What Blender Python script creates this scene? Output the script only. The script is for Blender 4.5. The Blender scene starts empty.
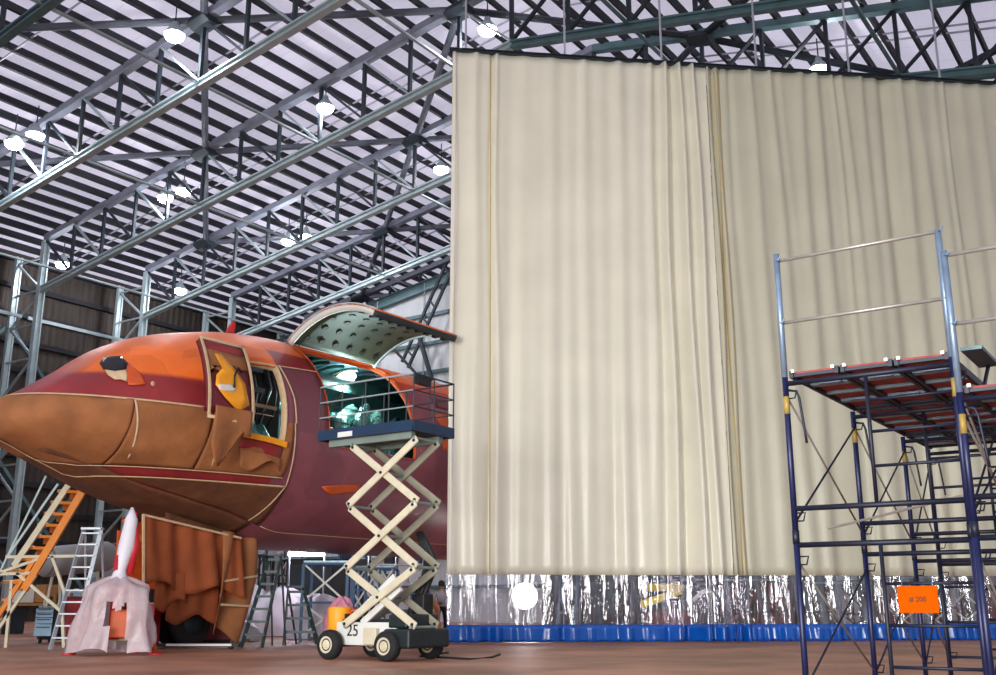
import bpy, bmesh, math, random
from math import sin, cos, pi, radians, sqrt, atan2, acos, asin
from mathutils import Vector, Matrix
random.seed(7)
SC = bpy.context.scene
COL = SC.collection
V3 = Vector
# ------------------------------------------------------------------ camera
FPX = 1040.0
TH = math.atan(267 / 1040)
CAM = V3((0, 0, 1.0))
cd = bpy.data.cameras.new('camera'); cam = bpy.data.objects.new('camera', cd); COL.objects.link(cam)
cd.sensor_width = 36; cd.lens = 36 * FPX / 996; cd.clip_end = 400
cam.location = CAM; cam.rotation_euler = (pi / 2 + TH, 0, 0); SC.camera = cam

def at(x, y, Y):
    """point at distance Y in front of the camera seen at pixel x, y"""
    u = (x - 498) / FPX; v = (337.5 - y) / FPX
    d = V3((u, cos(TH) - v * sin(TH), sin(TH) + v * cos(TH)))
    return CAM + d * (Y / d.y)

def flr(x, Y):
    """floor point at distance Y under pixel column x"""
    u = (x - 498) / FPX
    d = 0.0; z = -1.0 / Y
    v = (z * cos(TH) - sin(TH)) / (cos(TH) + z * sin(TH))
    p = V3((u, cos(TH) - v * sin(TH), 0)); return V3((p.x * Y / p.y, Y, 0))

# hangar axes: HU along the ridge (away), HV across the hall (towards the right)
HA = radians(34.5)
HU = V3((sin(HA), cos(HA), 0)); HV = V3((cos(HA), -sin(HA), 0)); UP = V3((0, 0, 1))
R0 = V3((.6, 40.7, 24.6)); BAY = 7.4; PAN = 2.85
def roofz(L): return -.1525 * abs(L) if L < 0 else -.19 * L
def node(k, L, dz=0): return R0 + HU * (BAY * k) + HV * L + UP * (roofz(L) + dz)

# ------------------------------------------------------------------ materials
MATS = {}
def mat(name, c, rough=.6, metal=0, var=.12, scale=3.0, bump=0, bscale=30, coat=0, spec=.5, emit=0, alpha=None, trans=0, ecol=None):
    m = bpy.data.materials.new(name); m.use_nodes = True; nt = m.node_tree; n = nt.nodes; l = nt.links
    b = n['Principled BSDF']
    def lin(v): return ((v + .055) / 1.055) ** 2.4 if v > .04045 else v / 12.92
    c = tuple(lin(x / 255) for x in c)
    tc = n.new('ShaderNodeTexCoord')
    nz = n.new('ShaderNodeTexNoise'); nz.inputs['Scale'].default_value = scale; nz.inputs['Detail'].default_value = 4
    l.new(tc.outputs['Object'], nz.inputs['Vector'])
    r = n.new('ShaderNodeValToRGB')
    r.color_ramp.elements[0].position = .3; r.color_ramp.elements[1].position = .7
    r.color_ramp.elements[0].color = tuple(x * (1 - var) for x in c) + (1,)
    r.color_ramp.elements[1].color = tuple(min(1, x * (1 + var)) for x in c) + (1,)
    l.new(nz.outputs['Fac'], r.inputs['Fac']); l.new(r.outputs['Color'], b.inputs['Base Color'])
    b.inputs['Roughness'].default_value = rough; b.inputs['Metallic'].default_value = metal
    b.inputs['Specular IOR Level'].default_value = spec; b.inputs['Coat Weight'].default_value = coat
    if bump:
        bn = n.new('ShaderNodeTexNoise'); bn.inputs['Scale'].default_value = bscale; bn.inputs['Detail'].default_value = 5
        l.new(tc.outputs['Object'], bn.inputs['Vector'])
        bp = n.new('ShaderNodeBump'); bp.inputs['Strength'].default_value = bump; bp.inputs['Distance'].default_value = .05
        l.new(bn.outputs['Fac'], bp.inputs['Height']); l.new(bp.outputs['Normal'], b.inputs['Normal'])
    if emit:
        b.inputs['Emission Color'].default_value = tuple(lin(x / 255) for x in (ecol or (255, 255, 255))) + (1,)
        b.inputs['Emission Strength'].default_value = emit
    if alpha is not None: b.inputs['Alpha'].default_value = alpha
    if trans: b.inputs['Transmission Weight'].default_value = trans
    MATS[name] = m
    return m

mat('steel_grey', (160, 172, 178), .45, .2, .12, 1.5)
mat('steel_bright', (172, 188, 192), .4, .2, .1, 2)
mat('steel_teal', (84, 112, 118), .5, .2, .18, 1.5)
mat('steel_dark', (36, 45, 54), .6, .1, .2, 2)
mat('tube_grey', (122, 126, 140), .6, .1, .2, 1.2)
mat('purlin_dark', (20, 21, 30), .7, 0, .25, 1)  # shade on the roof purlins is put into this dark colour
mat('rod_light', (170, 170, 185), .5, .2, .1, 2)
mat('white_paint', (215, 215, 212), .45, 0, .06, 3)
mat('cream_paint', (205, 196, 172), .5, 0, .1, 4)
mat('black_rubber', (22, 22, 26), .8, 0, .2, 8)
mat('arm_grey', (140, 136, 120), .5, 0, .12, 4)
mat('yellow_bright', (250, 214, 40), .5)
mat('black', (12, 13, 18), .6, 0, .2, 4)
mat('dark_green', (16, 30, 32), .5, 0, .2, 4)
mat('lift_blue', (14, 44, 76), .45, 0, .15, 4)
mat('scaf_blue', (20, 28, 70), .4, .2, .2, 6)
mat('scaf_dark', (22, 26, 46), .5, .2, .3, 5)
mat('galv', (124, 144, 170), .4, .5, .2, 6)
mat('galv_warm', (160, 155, 150), .4, .5, .15, 6)
mat('yellow_band', (150, 126, 62), .5)
mat('ply_red', (150, 60, 56), .75, 0, .35, 9)
mat('ply_side', (120, 80, 70), .75, 0, .2, 9)
mat('plank_alu', (130, 160, 178), .4, .2, .25, 7)
mat('orange_sign', (176, 74, 0), .95, 0, .05, 2, spec=.05)
mat('ink', (30, 20, 16), .7)
mat('kraft', (150, 94, 54), .8, 0, .22, 1.6, .9, 2.2)
mat('kraft_dark', (104, 62, 38), .8, 0, .25, 1.8, .9, 2.2)
mat('kraft_orange', (150, 74, 34), .8, 0, .2, 1.8, .5, 3)
mat('tape', (206, 176, 140), .7, 0, .12, 8)
mat('orange_paint', (236, 112, 42), .4, 0, .08, 3)
mat('orange_dark', (196, 78, 24), .5, 0, .15, 3)
mat('yellow_orange', (240, 158, 26), .5, 0, .1, 4)
mat('maroon', (140, 40, 44), .45, 0, .12, 3)
mat('red', (190, 30, 40), .5, 0, .15, 4)
mat('red_dark', (104, 24, 34), .5, 0, .15, 4)
mat('primer_green', (62, 66, 48), .6, 0, .15, 3)
mat('primer_teal', (52, 92, 92), .5, .1, .25, 3)
mat('insul', (140, 196, 190), .25, .7, .3, 9, .8, 14)
mat('frame_white', (214, 214, 208), .5, 0, .05, 2)
mat('window_black', (8, 9, 11), .15)
mat('wood', (150, 104, 58), .7, 0, .2, 6)
mat('blue_light', (84, 116, 150), .5, 0, .1, 3)
mat('blue_pale', (160, 195, 220), .5, 0, .1, 3)
mat('wrap_white', (216, 212, 222), .5, 0, .1, 1.2, .6, 3)
mat('wrap_pink', (228, 150, 176), .5, 0, .15, 3, .5, 3)
mat('alu', (190, 196, 205), .35, .5, .08, 4)
mat('ladder_green', (40, 60, 62), .5, .1, .2, 4)
mat('green_grey', (120, 135, 130), .6, 0, .15, 2)
mat('stair_orange', (222, 130, 34), .5, 0, .1, 4)
mat('skin', (120, 78, 60), .6, 0, .05, 9)
mat('hair', (22, 18, 18), .8)
mat('shirt', (150, 145, 155), .8, 0, .1, 6)
mat('trousers', (22, 24, 36), .8, 0, .1, 6)
mat('jacket', (34, 44, 84), .7, 0, .2, 5)
mat('lamp_glass', (255, 255, 255), .3, emit=60, ecol=(244, 246, 255))
mat('tube_light', (255, 255, 255), .3, emit=38, ecol=(246, 240, 255))
mat('work_light', (255, 255, 255), .3, emit=60, ecol=(255, 246, 250))
mat('cabin_light', (255, 255, 255), .3, emit=45, ecol=(215, 248, 255))
mat('sheet_tan', (150, 96, 66), .8, 0, .2, 2, .5, 3)

# ------------------------------------------------------------------ mesh collector
class MB:
    def __init__(s): s.v = []; s.f = []
    def box(s, c, d, rot=None):
        c = V3(c); hx, hy, hz = d[0] / 2, d[1] / 2, d[2] / 2; b = len(s.v)
        for x, y, z in ((-1,-1,-1),(1,-1,-1),(1,1,-1),(-1,1,-1),(-1,-1,1),(1,-1,1),(1,1,1),(-1,1,1)):
            p = V3((x * hx, y * hy, z * hz))
            if rot is not None: p = rot @ p
            s.v.append(c + p)
        for q in ((0,3,2,1),(4,5,6,7),(0,1,5,4),(1,2,6,5),(2,3,7,6),(3,0,4,7)): s.f.append(tuple(b + i for i in q))
        return s
    def sweep(s, prof, p, q, up=None, cap=True):
        p = V3(p); q = V3(q); d = (q - p).normalized()
        u = V3(up) if up is not None else UP
        if abs(d.dot(u)) > .98: u = V3((1, 0, 0)) if up is None else (HU.copy() if abs(d.dot(HU)) < .9 else HV.copy())
        a = d.cross(u).normalized(); w = a.cross(d).normalized(); b = len(s.v); n = len(prof)
        for o in (p, q):
            for (x, y) in prof: s.v.append(o + a * x + w * y)
        for i in range(n):
            j = (i + 1) % n; s.f.append((b + i, b + j, b + n + j, b + n + i))
        if cap: s.f.append(tuple(b + i for i in reversed(range(n)))); s.f.append(tuple(b + n + i for i in range(n)))
        return s
    def bar(s, p, q, w, h=None, up=None):
        h = w if h is None else h
        return s.sweep([(-w/2,-h/2),(w/2,-h/2),(w/2,h/2),(-w/2,h/2)], p, q, up)
    def tube(s, p, q, r, n=8):
        return s.sweep([(r * cos(2*pi*i/n), r * sin(2*pi*i/n)) for i in range(n)], p, q)
    def ibeam(s, p, q, w, h, t=.03, up=None):
        a, b = w / 2, h / 2
        return s.sweep([(-a,-b),(a,-b),(a,-b+t),(t/2,-b+t),(t/2,b-t),(a,b-t),(a,b),(-a,b),(-a,b-t),(-t/2,b-t),(-t/2,-b+t),(-a,-b+t)], p, q, up)
    def path(s, pts, r, n=8):
        pts = [V3(p) for p in pts]
        b = len(s.v); a = None
        for i, p in enumerate(pts):
            d = (pts[min(i+1, len(pts)-1)] - pts[max(i-1, 0)]).normalized()
            if a is None:
                u = UP if abs(d.z) < .95 else V3((1,0,0)); a = d.cross(u).normalized()
            a = (a - d * a.dot(d)).normalized(); w = a.cross(d)
            rr = r[i] if isinstance(r, (list, tuple)) else r
            for k in range(n): s.v.append(p + a * rr * cos(2*pi*k/n) + w * rr * sin(2*pi*k/n))
        for i in range(len(pts) - 1):
            for k in range(n):
                j = (k + 1) % n; s.f.append((b+i*n+k, b+i*n+j, b+(i+1)*n+j, b+(i+1)*n+k))
        s.f.append(tuple(b + i for i in reversed(range(n)))); e = b + (len(pts)-1)*n; s.f.append(tuple(e + i for i in range(n)))
        return s
    def lathe(s, c, axis, prof, n=20):
        """prof: list of (distance along axis, radius)"""
        c = V3(c); d = V3(axis).normalized(); u = UP if abs(d.z) < .9 else V3((1,0,0)); a = d.cross(u).normalized(); w = a.cross(d)
        b = len(s.v)
        for (t, r) in prof:
            for k in range(n): s.v.append(c + d*t + a*r*cos(2*pi*k/n) + w*r*sin(2*pi*k/n))
        for i in range(len(prof)-1):
            for k in range(n):
                j = (k+1) % n; s.f.append((b+i*n+k, b+i*n+j, b+(i+1)*n+j, b+(i+1)*n+k))
        s.f.append(tuple(b + i for i in reversed(range(n)))); e = b+(len(prof)-1)*n; s.f.append(tuple(e+i for i in range(n)))
        return s
    def grid(s, fn, nu, nv, thick=0, nfn=None):
        """fn(i/nu, j/nv) -> point; thick>0 makes a closed shell"""
        b = len(s.v)
        P = [[V3(fn(i / nu, j / nv)) for j in range(nv + 1)] for i in range(nu + 1)]
        for r in P:
            for p in r: s.v.append(p)
        w = nv + 1
        for i in range(nu):
            for j in range(nv):
                s.f.append((b+i*w+j, b+(i+1)*w+j, b+(i+1)*w+j+1, b+i*w+j+1))
        if thick:
            b2 = len(s.v)
            for i in range(nu + 1):
                for j in range(nv + 1):
                    du = P[min(i+1, nu)][j] - P[max(i-1, 0)][j]; dv = P[i][min(j+1, nv)] - P[i][max(j-1, 0)]
                    nn = du.cross(dv); nn = nn.normalized() if nn.length > 1e-9 else V3((0,0,0))
                    s.v.append(P[i][j] - nn * thick)
            for i in range(nu):
                for j in range(nv): s.f.append((b2+i*w+j, b2+i*w+j+1, b2+(i+1)*w+j+1, b2+(i+1)*w+j))
            for i in range(nu):
                for j, fl in ((0, 0), (nv, 1)):
                    q = (b+i*w+j, b2+i*w+j, b2+(i+1)*w+j, b+(i+1)*w+j); s.f.append(q if not fl else q[::-1])
            for j in range(nv):
                for i, fl in ((0, 1), (nu, 0)):
                    q = (b+i*w+j, b2+i*w+j, b2+i*w+j+1, b+i*w+j+1); s.f.append(q if not fl else q[::-1])
        return s
    def build(s, name, m, parent=None, smooth=False, bevel=0, mats=None, mfn=None):
        me = bpy.data.meshes.new(name); me.from_pydata([tuple(v) for v in s.v], [], s.f); me.update()
        bm = bmesh.new(); bm.from_mesh(me); bmesh.ops.recalc_face_normals(bm, faces=bm.faces); bm.to_mesh(me); bm.free()
        for x in (mats or [m]): me.materials.append(MATS[x] if isinstance(x, str) else x)
        if mfn:
            for p in me.polygons: p.material_index = mfn(p.center)
        if smooth:
            for p in me.polygons: p.use_smooth = True
        o = bpy.data.objects.new(name, me); COL.objects.link(o)
        if parent is not None: o.parent = parent
        if bevel:
            bv = o.modifiers.new('bevel', 'BEVEL'); bv.width = bevel; bv.segments = 2; bv.limit_method = 'ANGLE'
        return o

def thing(name, label, cat, group=None):
    o = bpy.data.objects.new(name, None); COL.objects.link(o); o.empty_display_size = .2
    return tag(o, label, cat, group)
def tag(o, label, cat, group=None, kind=None):
    if label: o['label'] = label
    if cat: o['category'] = cat
    if group: o['group'] = group
    if kind: o['kind'] = kind
    return o
def struct(o): o['kind'] = 'structure'; return o
def place(o, loc, rz=0): o.location = loc; o.rotation_euler = (0, 0, rz); return o
def rebase(root, loc):
    """parts were built in world coordinates: move the root to its base and keep the parts where they are"""
    loc = V3(loc); root.location = loc
    done = set()
    def go(o):
        for c in [x for x in COL.objects if x.parent == o]:
            if c.data is not None and c.data.name not in done:
                c.data.transform(Matrix.Translation(-loc)); done.add(c.data.name)
            go(c)
    go(root); return root
def kids(o): return [x for x in COL.objects if x.parent == o]
def copy_tree(o, parent=None, label=None, group=None):
    c = o.copy(); COL.objects.link(c); c.parent = parent
    if label: c['label'] = label
    if group: c['group'] = group
    for k in kids(o): copy_tree(k, c)
    return c
def text(name, s, size, m, parent, M, depth=.004):
    cu = bpy.data.curves.new(name, 'FONT'); cu.body = s; cu.size = size; cu.extrude = depth; cu.align_x = 'CENTER'; cu.align_y = 'CENTER'
    t = bpy.data.objects.new(name + '_tmp', cu); COL.objects.link(t)
    bpy.context.view_layer.update()
    me = bpy.data.meshes.new_from_object(t.evaluated_get(bpy.context.evaluated_depsgraph_get()))
    COL.objects.unlink(t); bpy.data.objects.remove(t)
    me.transform(M); me.materials.clear(); me.materials.append(MATS[m]); me.name = name
    o = bpy.data.objects.new(name, me); COL.objects.link(o); o.parent = parent; return o
RV = -HA   # rotation that turns local x onto HV (and local y onto HU)
# ================================================================== the hall
# floor
def floor_mat():
    m = mat('floor', (178, 126, 100), .55, 0, .25, .35, .12, 6)
    nt = m.node_tree; n = nt.nodes; l = nt.links; b = n['Principled BSDF']
    tc = n.new('ShaderNodeTexCoord'); mp = n.new('ShaderNodeMapping'); mp.inputs['Rotation'].default_value = (0, 0, HA)
    l.new(tc.outputs['Object'], mp.inputs['Vector'])
    br = n.new('ShaderNodeTexBrick'); br.inputs['Scale'].default_value = 1; br.inputs['Mortar Size'].default_value = .02
    br.inputs['Brick Width'].default_value = 4.5; br.inputs['Row Height'].default_value = 4.5; br.offset = 0
    br.inputs['Color1'].default_value = (1, 1, 1, 1); br.inputs['Color2'].default_value = (.86, .86, .86, 1); br.inputs['Mortar'].default_value = (.35, .3, .3, 1)
    l.new(mp.outputs['Vector'], br.inputs['Vector'])
    src = b.inputs['Base Color'].links[0].from_socket
    mx = n.new('ShaderNodeMix'); mx.data_type = 'RGBA'; mx.blend_type = 'MULTIPLY'; mx.inputs['Factor'].default_value = 1
    l.new(src, mx.inputs['A']); l.new(br.outputs['Color'], mx.inputs['B']); 
    st = n.new('ShaderNodeTexNoise'); st.inputs['Scale'].default_value = .5; st.inputs['Detail'].default_value = 8
    l.new(tc.outputs['Object'], st.inputs['Vector'])
    rr = n.new('ShaderNodeValToRGB'); rr.color_ramp.elements[0].position = .35; rr.color_ramp.elements[0].color = (.6, .55, .55, 1); rr.color_ramp.elements[1].position = .6
    l.new(st.outputs['Fac'], rr.inputs['Fac'])
    m2 = n.new('ShaderNodeMix'); m2.data_type = 'RGBA'; m2.blend_type = 'MULTIPLY'; m2.inputs['Factor'].default_value = 1
    l.new(mx.outputs['Result'], m2.inputs['A']); l.new(rr.outputs['Color'], m2.inputs['B']); l.new(m2.outputs['Result'], b.inputs['Base Color'])
floor_mat()
f = MB()
c0 = V3((R0.x, R0.y, 0))
def hp(L, u, z=0): return c0 + HV * L + HU * u + UP * z
WL = -38.2          # left wall line
WU = BAY * 2 + 2.2  # end wall line
f.v = [hp(WL - 1, -50, -.3), hp(50, -50, -.3), hp(50, 70, -.3), hp(WL - 1, 70, -.3), hp(WL - 1, -50), hp(50, -50), hp(50, 70), hp(WL - 1, 70)]
f.f = [(0,1,2,3),(4,5,6,7),(0,1,5,4),(1,2,6,5),(2,3,7,6),(3,0,4,7)]
struct(f.build('floor', 'floor'))

# roof sheeting
def corr_mat(name, c, period, ang, var=.1, strength=.5, joint=None, rough=.5, seam=(.5, .5, .5, 1)):
    """ribbed sheet; ribs repeat along the direction at angle ang (radians from x)"""
    m = mat(name, c, rough, 0, var, .4)
    nt = m.node_tree; n = nt.nodes; l = nt.links; b = n['Principled BSDF']
    tc = n.new('ShaderNodeTexCoord'); mp = n.new('ShaderNodeMapping'); mp.vector_type = 'POINT'; mp.inputs['Rotation'].default_value = (0, 0, -ang)
    l.new(tc.outputs['Object'], mp.inputs['Vector'])
    sx = n.new('ShaderNodeSeparateXYZ'); l.new(mp.outputs['Vector'], sx.inputs['Vector'])
    mu = n.new('ShaderNodeMath'); mu.operation = 'MULTIPLY'; mu.inputs[1].default_value = 2 * pi / period; l.new(sx.outputs['X'], mu.inputs[0])
    si = n.new('ShaderNodeMath'); si.operation = 'SINE'; l.new(mu.outputs[0], si.inputs[0])
    bp = n.new('ShaderNodeBump'); bp.inputs['Strength'].default_value = strength; bp.inputs['Distance'].default_value = .04
    l.new(si.outputs[0], bp.inputs['Height']); l.new(bp.outputs['Normal'], b.inputs['Normal'])
    if joint:
        md = n.new('ShaderNodeMath'); md.operation = 'PINGPONG'; md.inputs[1].default_value = joint / 2; l.new(sx.outputs['X'], md.inputs[0])
        lt = n.new('ShaderNodeMath'); lt.operation = 'LESS_THAN'; lt.inputs[1].default_value = .03; l.new(md.outputs[0], lt.inputs[0])
        src = b.inputs['Base Color'].links[0].from_socket
        mx = n.new('ShaderNodeMix'); mx.data_type = 'RGBA'; mx.blend_type = 'MULTIPLY'; l.new(lt.outputs[0], mx.inputs['Factor'])
        l.new(src, mx.inputs['A']); mx.inputs['B'].default_value = seam; l.new(mx.outputs['Result'], b.inputs['Base Color'])
    return m
corr_mat('roof_sheet', (232, 222, 230), .45, pi / 2 - HA, .06, .35, 1.85)
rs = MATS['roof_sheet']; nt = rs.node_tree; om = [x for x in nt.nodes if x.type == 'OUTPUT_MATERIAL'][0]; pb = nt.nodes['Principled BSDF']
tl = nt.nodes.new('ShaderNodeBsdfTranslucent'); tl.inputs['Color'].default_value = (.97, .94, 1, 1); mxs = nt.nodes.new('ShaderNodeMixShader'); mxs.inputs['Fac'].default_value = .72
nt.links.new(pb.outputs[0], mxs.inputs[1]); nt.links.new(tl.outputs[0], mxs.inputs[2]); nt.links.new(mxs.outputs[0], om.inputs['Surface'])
corr_mat('wall_brown', (56, 46, 40), .5, pi / 2 - HA, .25, .6, 2.0, .7)
corr_mat('wall_white', (208, 210, 214), .4, -HA, .06, .3, 3.7, .6)
corr_mat('wall_pale', (150, 150, 152), .5, pi / 2 - HA, .1, .4, 3.0, .7)
TC = 3.3; DK = 3.9    # top chord height, deck height above the bottom chord
m = MB()
U0, U1 = -40, 66
for (La, Lb) in ((-41, 0), (0, 44)):
    for dz in (DK, DK + .12):
        pass
    b = len(m.v)
    for L in (La, Lb):
        for u in (U0, U1):
            for dz in (DK, DK + .12): m.v.append(hp(L, u, R0.z + roofz(L) + dz))
    # order: L,u,dz
    q = lambda i, j, k: b + i * 4 + j * 2 + k
    m.f += [(q(0,0,0), q(1,0,0), q(1,1,0), q(0,1,0)), (q(0,0,1), q(0,1,1), q(1,1,1), q(1,0,1)),
            (q(0,0,0), q(0,1,0), q(0,1,1), q(0,0,1)), (q(1,0,0), q(1,0,1), q(1,1,1), q(1,1,0)),
            (q(0,0,0), q(0,0,1), q(1,0,1), q(1,0,0)), (q(0,1,0), q(1,1,0), q(1,1,1), q(0,1,1))]
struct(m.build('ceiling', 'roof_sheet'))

# purlins
sp = 1.25
i = 0
PL = [-(j + .5) * sp for j in range(30)] + [(j + .5) * sp for j in range(24)]
for L in PL:
    z = R0.z + roofz(L) + DK - .02
    m = MB()
    a = hp(L, -36, z); b = hp(L, 64, z)
    sl = .1525 if L < 0 else -.19
    upn = (UP - HV * sl).normalized()
    h = .46
    # deep C section: web, bottom flange, top flange
    m.sweep([(-.03, -h), (.11, -h), (.11, -h + .05), (.02, -h + .05), (.02, 0), (-.03, 0)], a, b, upn)
    struct(m.build('ceiling_purlin', 'purlin_dark'))
# pairs of thin sag rods between purlins, one object per line of rods
for k in range(-4, 6):
    for du in (BAY * .36, BAY * .45):
        m = MB()
        for s0, s1 in ((-36.5, -.6), (.6, 28)):
            u = k * BAY + du
            m.bar(hp(s0, u, R0.z + roofz(s0) + DK - .38), hp(s1, u, R0.z + roofz(s1) + DK - .38), .07)
        struct(m.build('ceiling_tie_rod', 'rod_light'))

# roof trusses
names = {-2: 'roof truss crossing the upper-left corner of the hall, nearest in view',
         -1: 'pale grey roof truss second nearest, running from left edge to top edge above the nose',
         0: 'pale grey roof truss meeting the wall on the laced column beside the aircraft nose',
         1: 'roof truss passing behind the curtain above the cockpit, between two trusses with lamps',
         2: 'pale grey roof truss directly above the open cargo door and white end wall',
         3: 'shaded roof truss just beyond the white end wall',
         4: 'farthest dark roof truss, seen in the gap past the end wall'}
for k in range(-2, 5):
    t = thing('roof_truss', names[k], 'truss', 'roof trusses of the hangar')
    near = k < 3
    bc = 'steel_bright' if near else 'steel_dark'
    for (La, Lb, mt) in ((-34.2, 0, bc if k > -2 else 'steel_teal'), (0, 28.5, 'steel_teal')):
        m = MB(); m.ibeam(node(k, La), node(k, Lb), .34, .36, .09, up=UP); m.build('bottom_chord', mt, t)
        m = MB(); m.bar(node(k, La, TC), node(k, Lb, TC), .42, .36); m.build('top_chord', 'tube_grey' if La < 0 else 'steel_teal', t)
    for j in range(-12, 11):
        L = j * PAN
        m = MB(); m.bar(node(k, L, .15), node(k, L, TC - .1), .16, .16, up=HU); m.build('vertical_strut', 'steel_dark' if j > -12 else 'steel_grey', t)
        if j < 10:
            if j < 0: a, b = node(k, L, TC - .12), node(k, L + PAN, .18)
            else: a, b = node(k, L, .18), node(k, L + PAN, TC - .12)
            m = MB()
            off = HU * .06
            m.bar(a + off, b + off, .06, .1); m.bar(a - off, b - off, .06, .1)
            m.build('diagonal_strut', 'steel_grey' if (j % 2 and j < 0) else 'steel_dark', t)
    for L in ([-28.5, -11.4, 5.7, 22.8] if k % 2 else [-19.95, -2.85, 14.25]):
        m = MB(); sl = .1525 if L < 0 else -.19; dv = (HV + UP * sl) * .55
        c = node(k, L, TC - .22); m.sweep([(-.55, -.1), (-.22, -.3), (.22, -.3), (.55, -.1), (.55, .1), (-.55, .1)], c - dv, c + dv, UP); m.build('gusset_plate', 'steel_dark', t)
    rebase(t, node(k, -34.2))

# eave columns: inner and outer leg with lacing
for k in range(-1, 4):
    t = thing('laced_column', {-1: 'laced steel column nearest the left edge, foot behind the stairs', 0: 'pale laced steel column standing behind the very tip of the aircraft nose',
               1: 'pale laced column rising above the cockpit roof', 2: 'pale column rising above the fuselage just behind the passenger door', 3: 'dark column in the far corner behind the fuselage'}[k], 'column', 'laced columns along the left wall')
    zt = node(k, -34.2).z
    base = hp(-34.2, BAY * k)
    for L, w in ((-34.2, .34), (-37.0, .26)):
        top = zt + (TC if L > -35 else TC - .5) - .2
        m = MB(); m.ibeam(hp(L, BAY * k, 0), hp(L, BAY * k, top), w, .4, .08, up=HU); m.build('column_leg', 'steel_bright', t)
    z = .5; s = 0
    while z + 2.2 < zt + TC:
        m = MB(); p, q = (-34.2, -37.0) if s % 2 else (-37.0, -34.2)
        m.bar(hp(p, BAY*k, z), hp(q, BAY*k, z + 2.1), .12); m.build('lacing_bar', 'steel_grey', t)
        m = MB(); m.bar(hp(-34.2, BAY*k, z + 2.1), hp(-37.0, BAY*k, z + 2.1), .1); m.build('cross_tie', 'steel_grey', t)
        z += 2.1; s += 1
    rebase(t, base)

# longitudinal struts at bottom chord level and K bracing at top chord level
for L in (-31.35, -19.95, -11.4, -2.85, 5.7, 14.25):
    m = MB(); m.bar(hp(L, BAY * -3, R0.z + roofz(L) + .1), hp(L, BAY * 4, R0.z + roofz(L) + .1), .14, .1)
    struct(m.build('ceiling_strut', 'steel_grey' if L < 0 else 'steel_teal'))
for k in range(-3, 4):
    nds = [-28.5, -11.4, 5.7, 22.8] if k % 2 else [-19.95, -2.85, 14.25]
    if k % 2 == 0: nds = [-37.0 + 0, ] * 0 + nds
    for L in nds:
        for d in (-8.55, 8.55):
            if L + d < -37 or L + d > 28: continue
            for kk in (k + 1, k - 1):
                if kk > 4 or kk < -3: continue
                if kk < k and k == -3: continue
                m = MB(); m.tube(node(k, L, TC - .15), node(kk, L + d, TC - .15), .17, 8)
                struct(m.build('ceiling_brace', 'tube_grey' if L + d < 2 else 'steel_dark'))
# left (eave) wall: sheeting, girts, wall braces
def quad_wall(name, pts, m, th=.15, nrm=None):
    w = MB(); pts = [V3(p) for p in pts]; n_ = len(pts)
    nn = nrm
    w.v = pts + [p + nn * th for p in pts]
    w.f = [tuple(range(n_)), tuple(reversed(range(n_, 2*n_)))] + [(i, (i+1) % n_, n_ + (i+1) % n_, n_ + i) for i in range(n_)]
    return struct(w.build(name, m))
ztop = R0.z + roofz(WL) + DK
quad_wall('wall_left', [hp(WL, -40), hp(WL, WU + 48), hp(WL, WU + 48, ztop), hp(WL, -40, ztop)], 'wall_brown', .15, -HV)
for j in range(13):
    z = 1.2 + j * 1.75
    if z > ztop: break
    m = MB(); m.bar(hp(WL + .16, -30, z), hp(WL + .16, WU + 20, z), .26, .3); struct(m.build('wall_girt', 'purlin_dark'))
for k in range(-2, 3):
    for (za, zb) in ((17.5, 9.5), (9.5, 1.5)):
        for fl in (0, 1):
            a, b = (za, zb) if fl else (zb, za)
            m = MB(); m.bar(hp(-37.2, BAY*k + .2, a), hp(-37.2, BAY*(k+1) - .2, b), .2, .2); struct(m.build('wall_brace', 'steel_teal'))
    m = MB(); m.bar(hp(-35.6, BAY*k + .2, 17.9), hp(-35.6, BAY*(k+1) - .2, 17.9), .12, .2); struct(m.build('wall_brace', 'steel_grey'))
# end wall below the chord of truss 2, with girts and posts
Ls = [-34.0, 0, 28]
pts = [hp(-38.2, WU), hp(30, WU), hp(30, WU, R0.z + roofz(30) - .3), hp(0, WU, R0.z - .3), hp(-38.2, WU, R0.z + roofz(-38.2) - .3)]
quad_wall('wall_back', pts, 'wall_white', .15, HU)
m = MB(); m.ibeam(hp(-38, WU - .25, R0.z + roofz(-38) - .8), hp(0, WU - .25, R0.z - .8), .3, .7, .06); struct(m.build('wall_beam', 'steel_teal'))
for j in range(13):
    z = 2.0 + j * 1.9
    La = -38; Lb = 30
    if z > R0.z - 8: La = -(R0.z - z - .6) / .1525; Lb = (R0.z - z - .6) / .19
    if La > -2: break
    m = MB(); m.bar(hp(max(La, -38), WU - .12, z), hp(min(Lb, 30), WU - .12, z), .2, .22); struct(m.build('wall_girt', 'steel_teal'))
for j, L in enumerate((-30, -26, -22, -18, -14, -10, -6)):
    m = MB(); m.bar(hp(L, WU - .3, 0), hp(L, WU - .3, R0.z + roofz(L) - .6), .1, .08); struct(m.build('wall_post', 'steel_grey'))
# far wall of the next hall, seen over the end wall
quad_wall('wall_far', [hp(-38.2, 64), hp(44, 64), hp(44, 64, R0.z + roofz(44) + DK), hp(0, 64, R0.z + DK), hp(-38.2, 64, R0.z + roofz(-38.2) + DK)], 'wall_brown', .15, HU)

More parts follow.
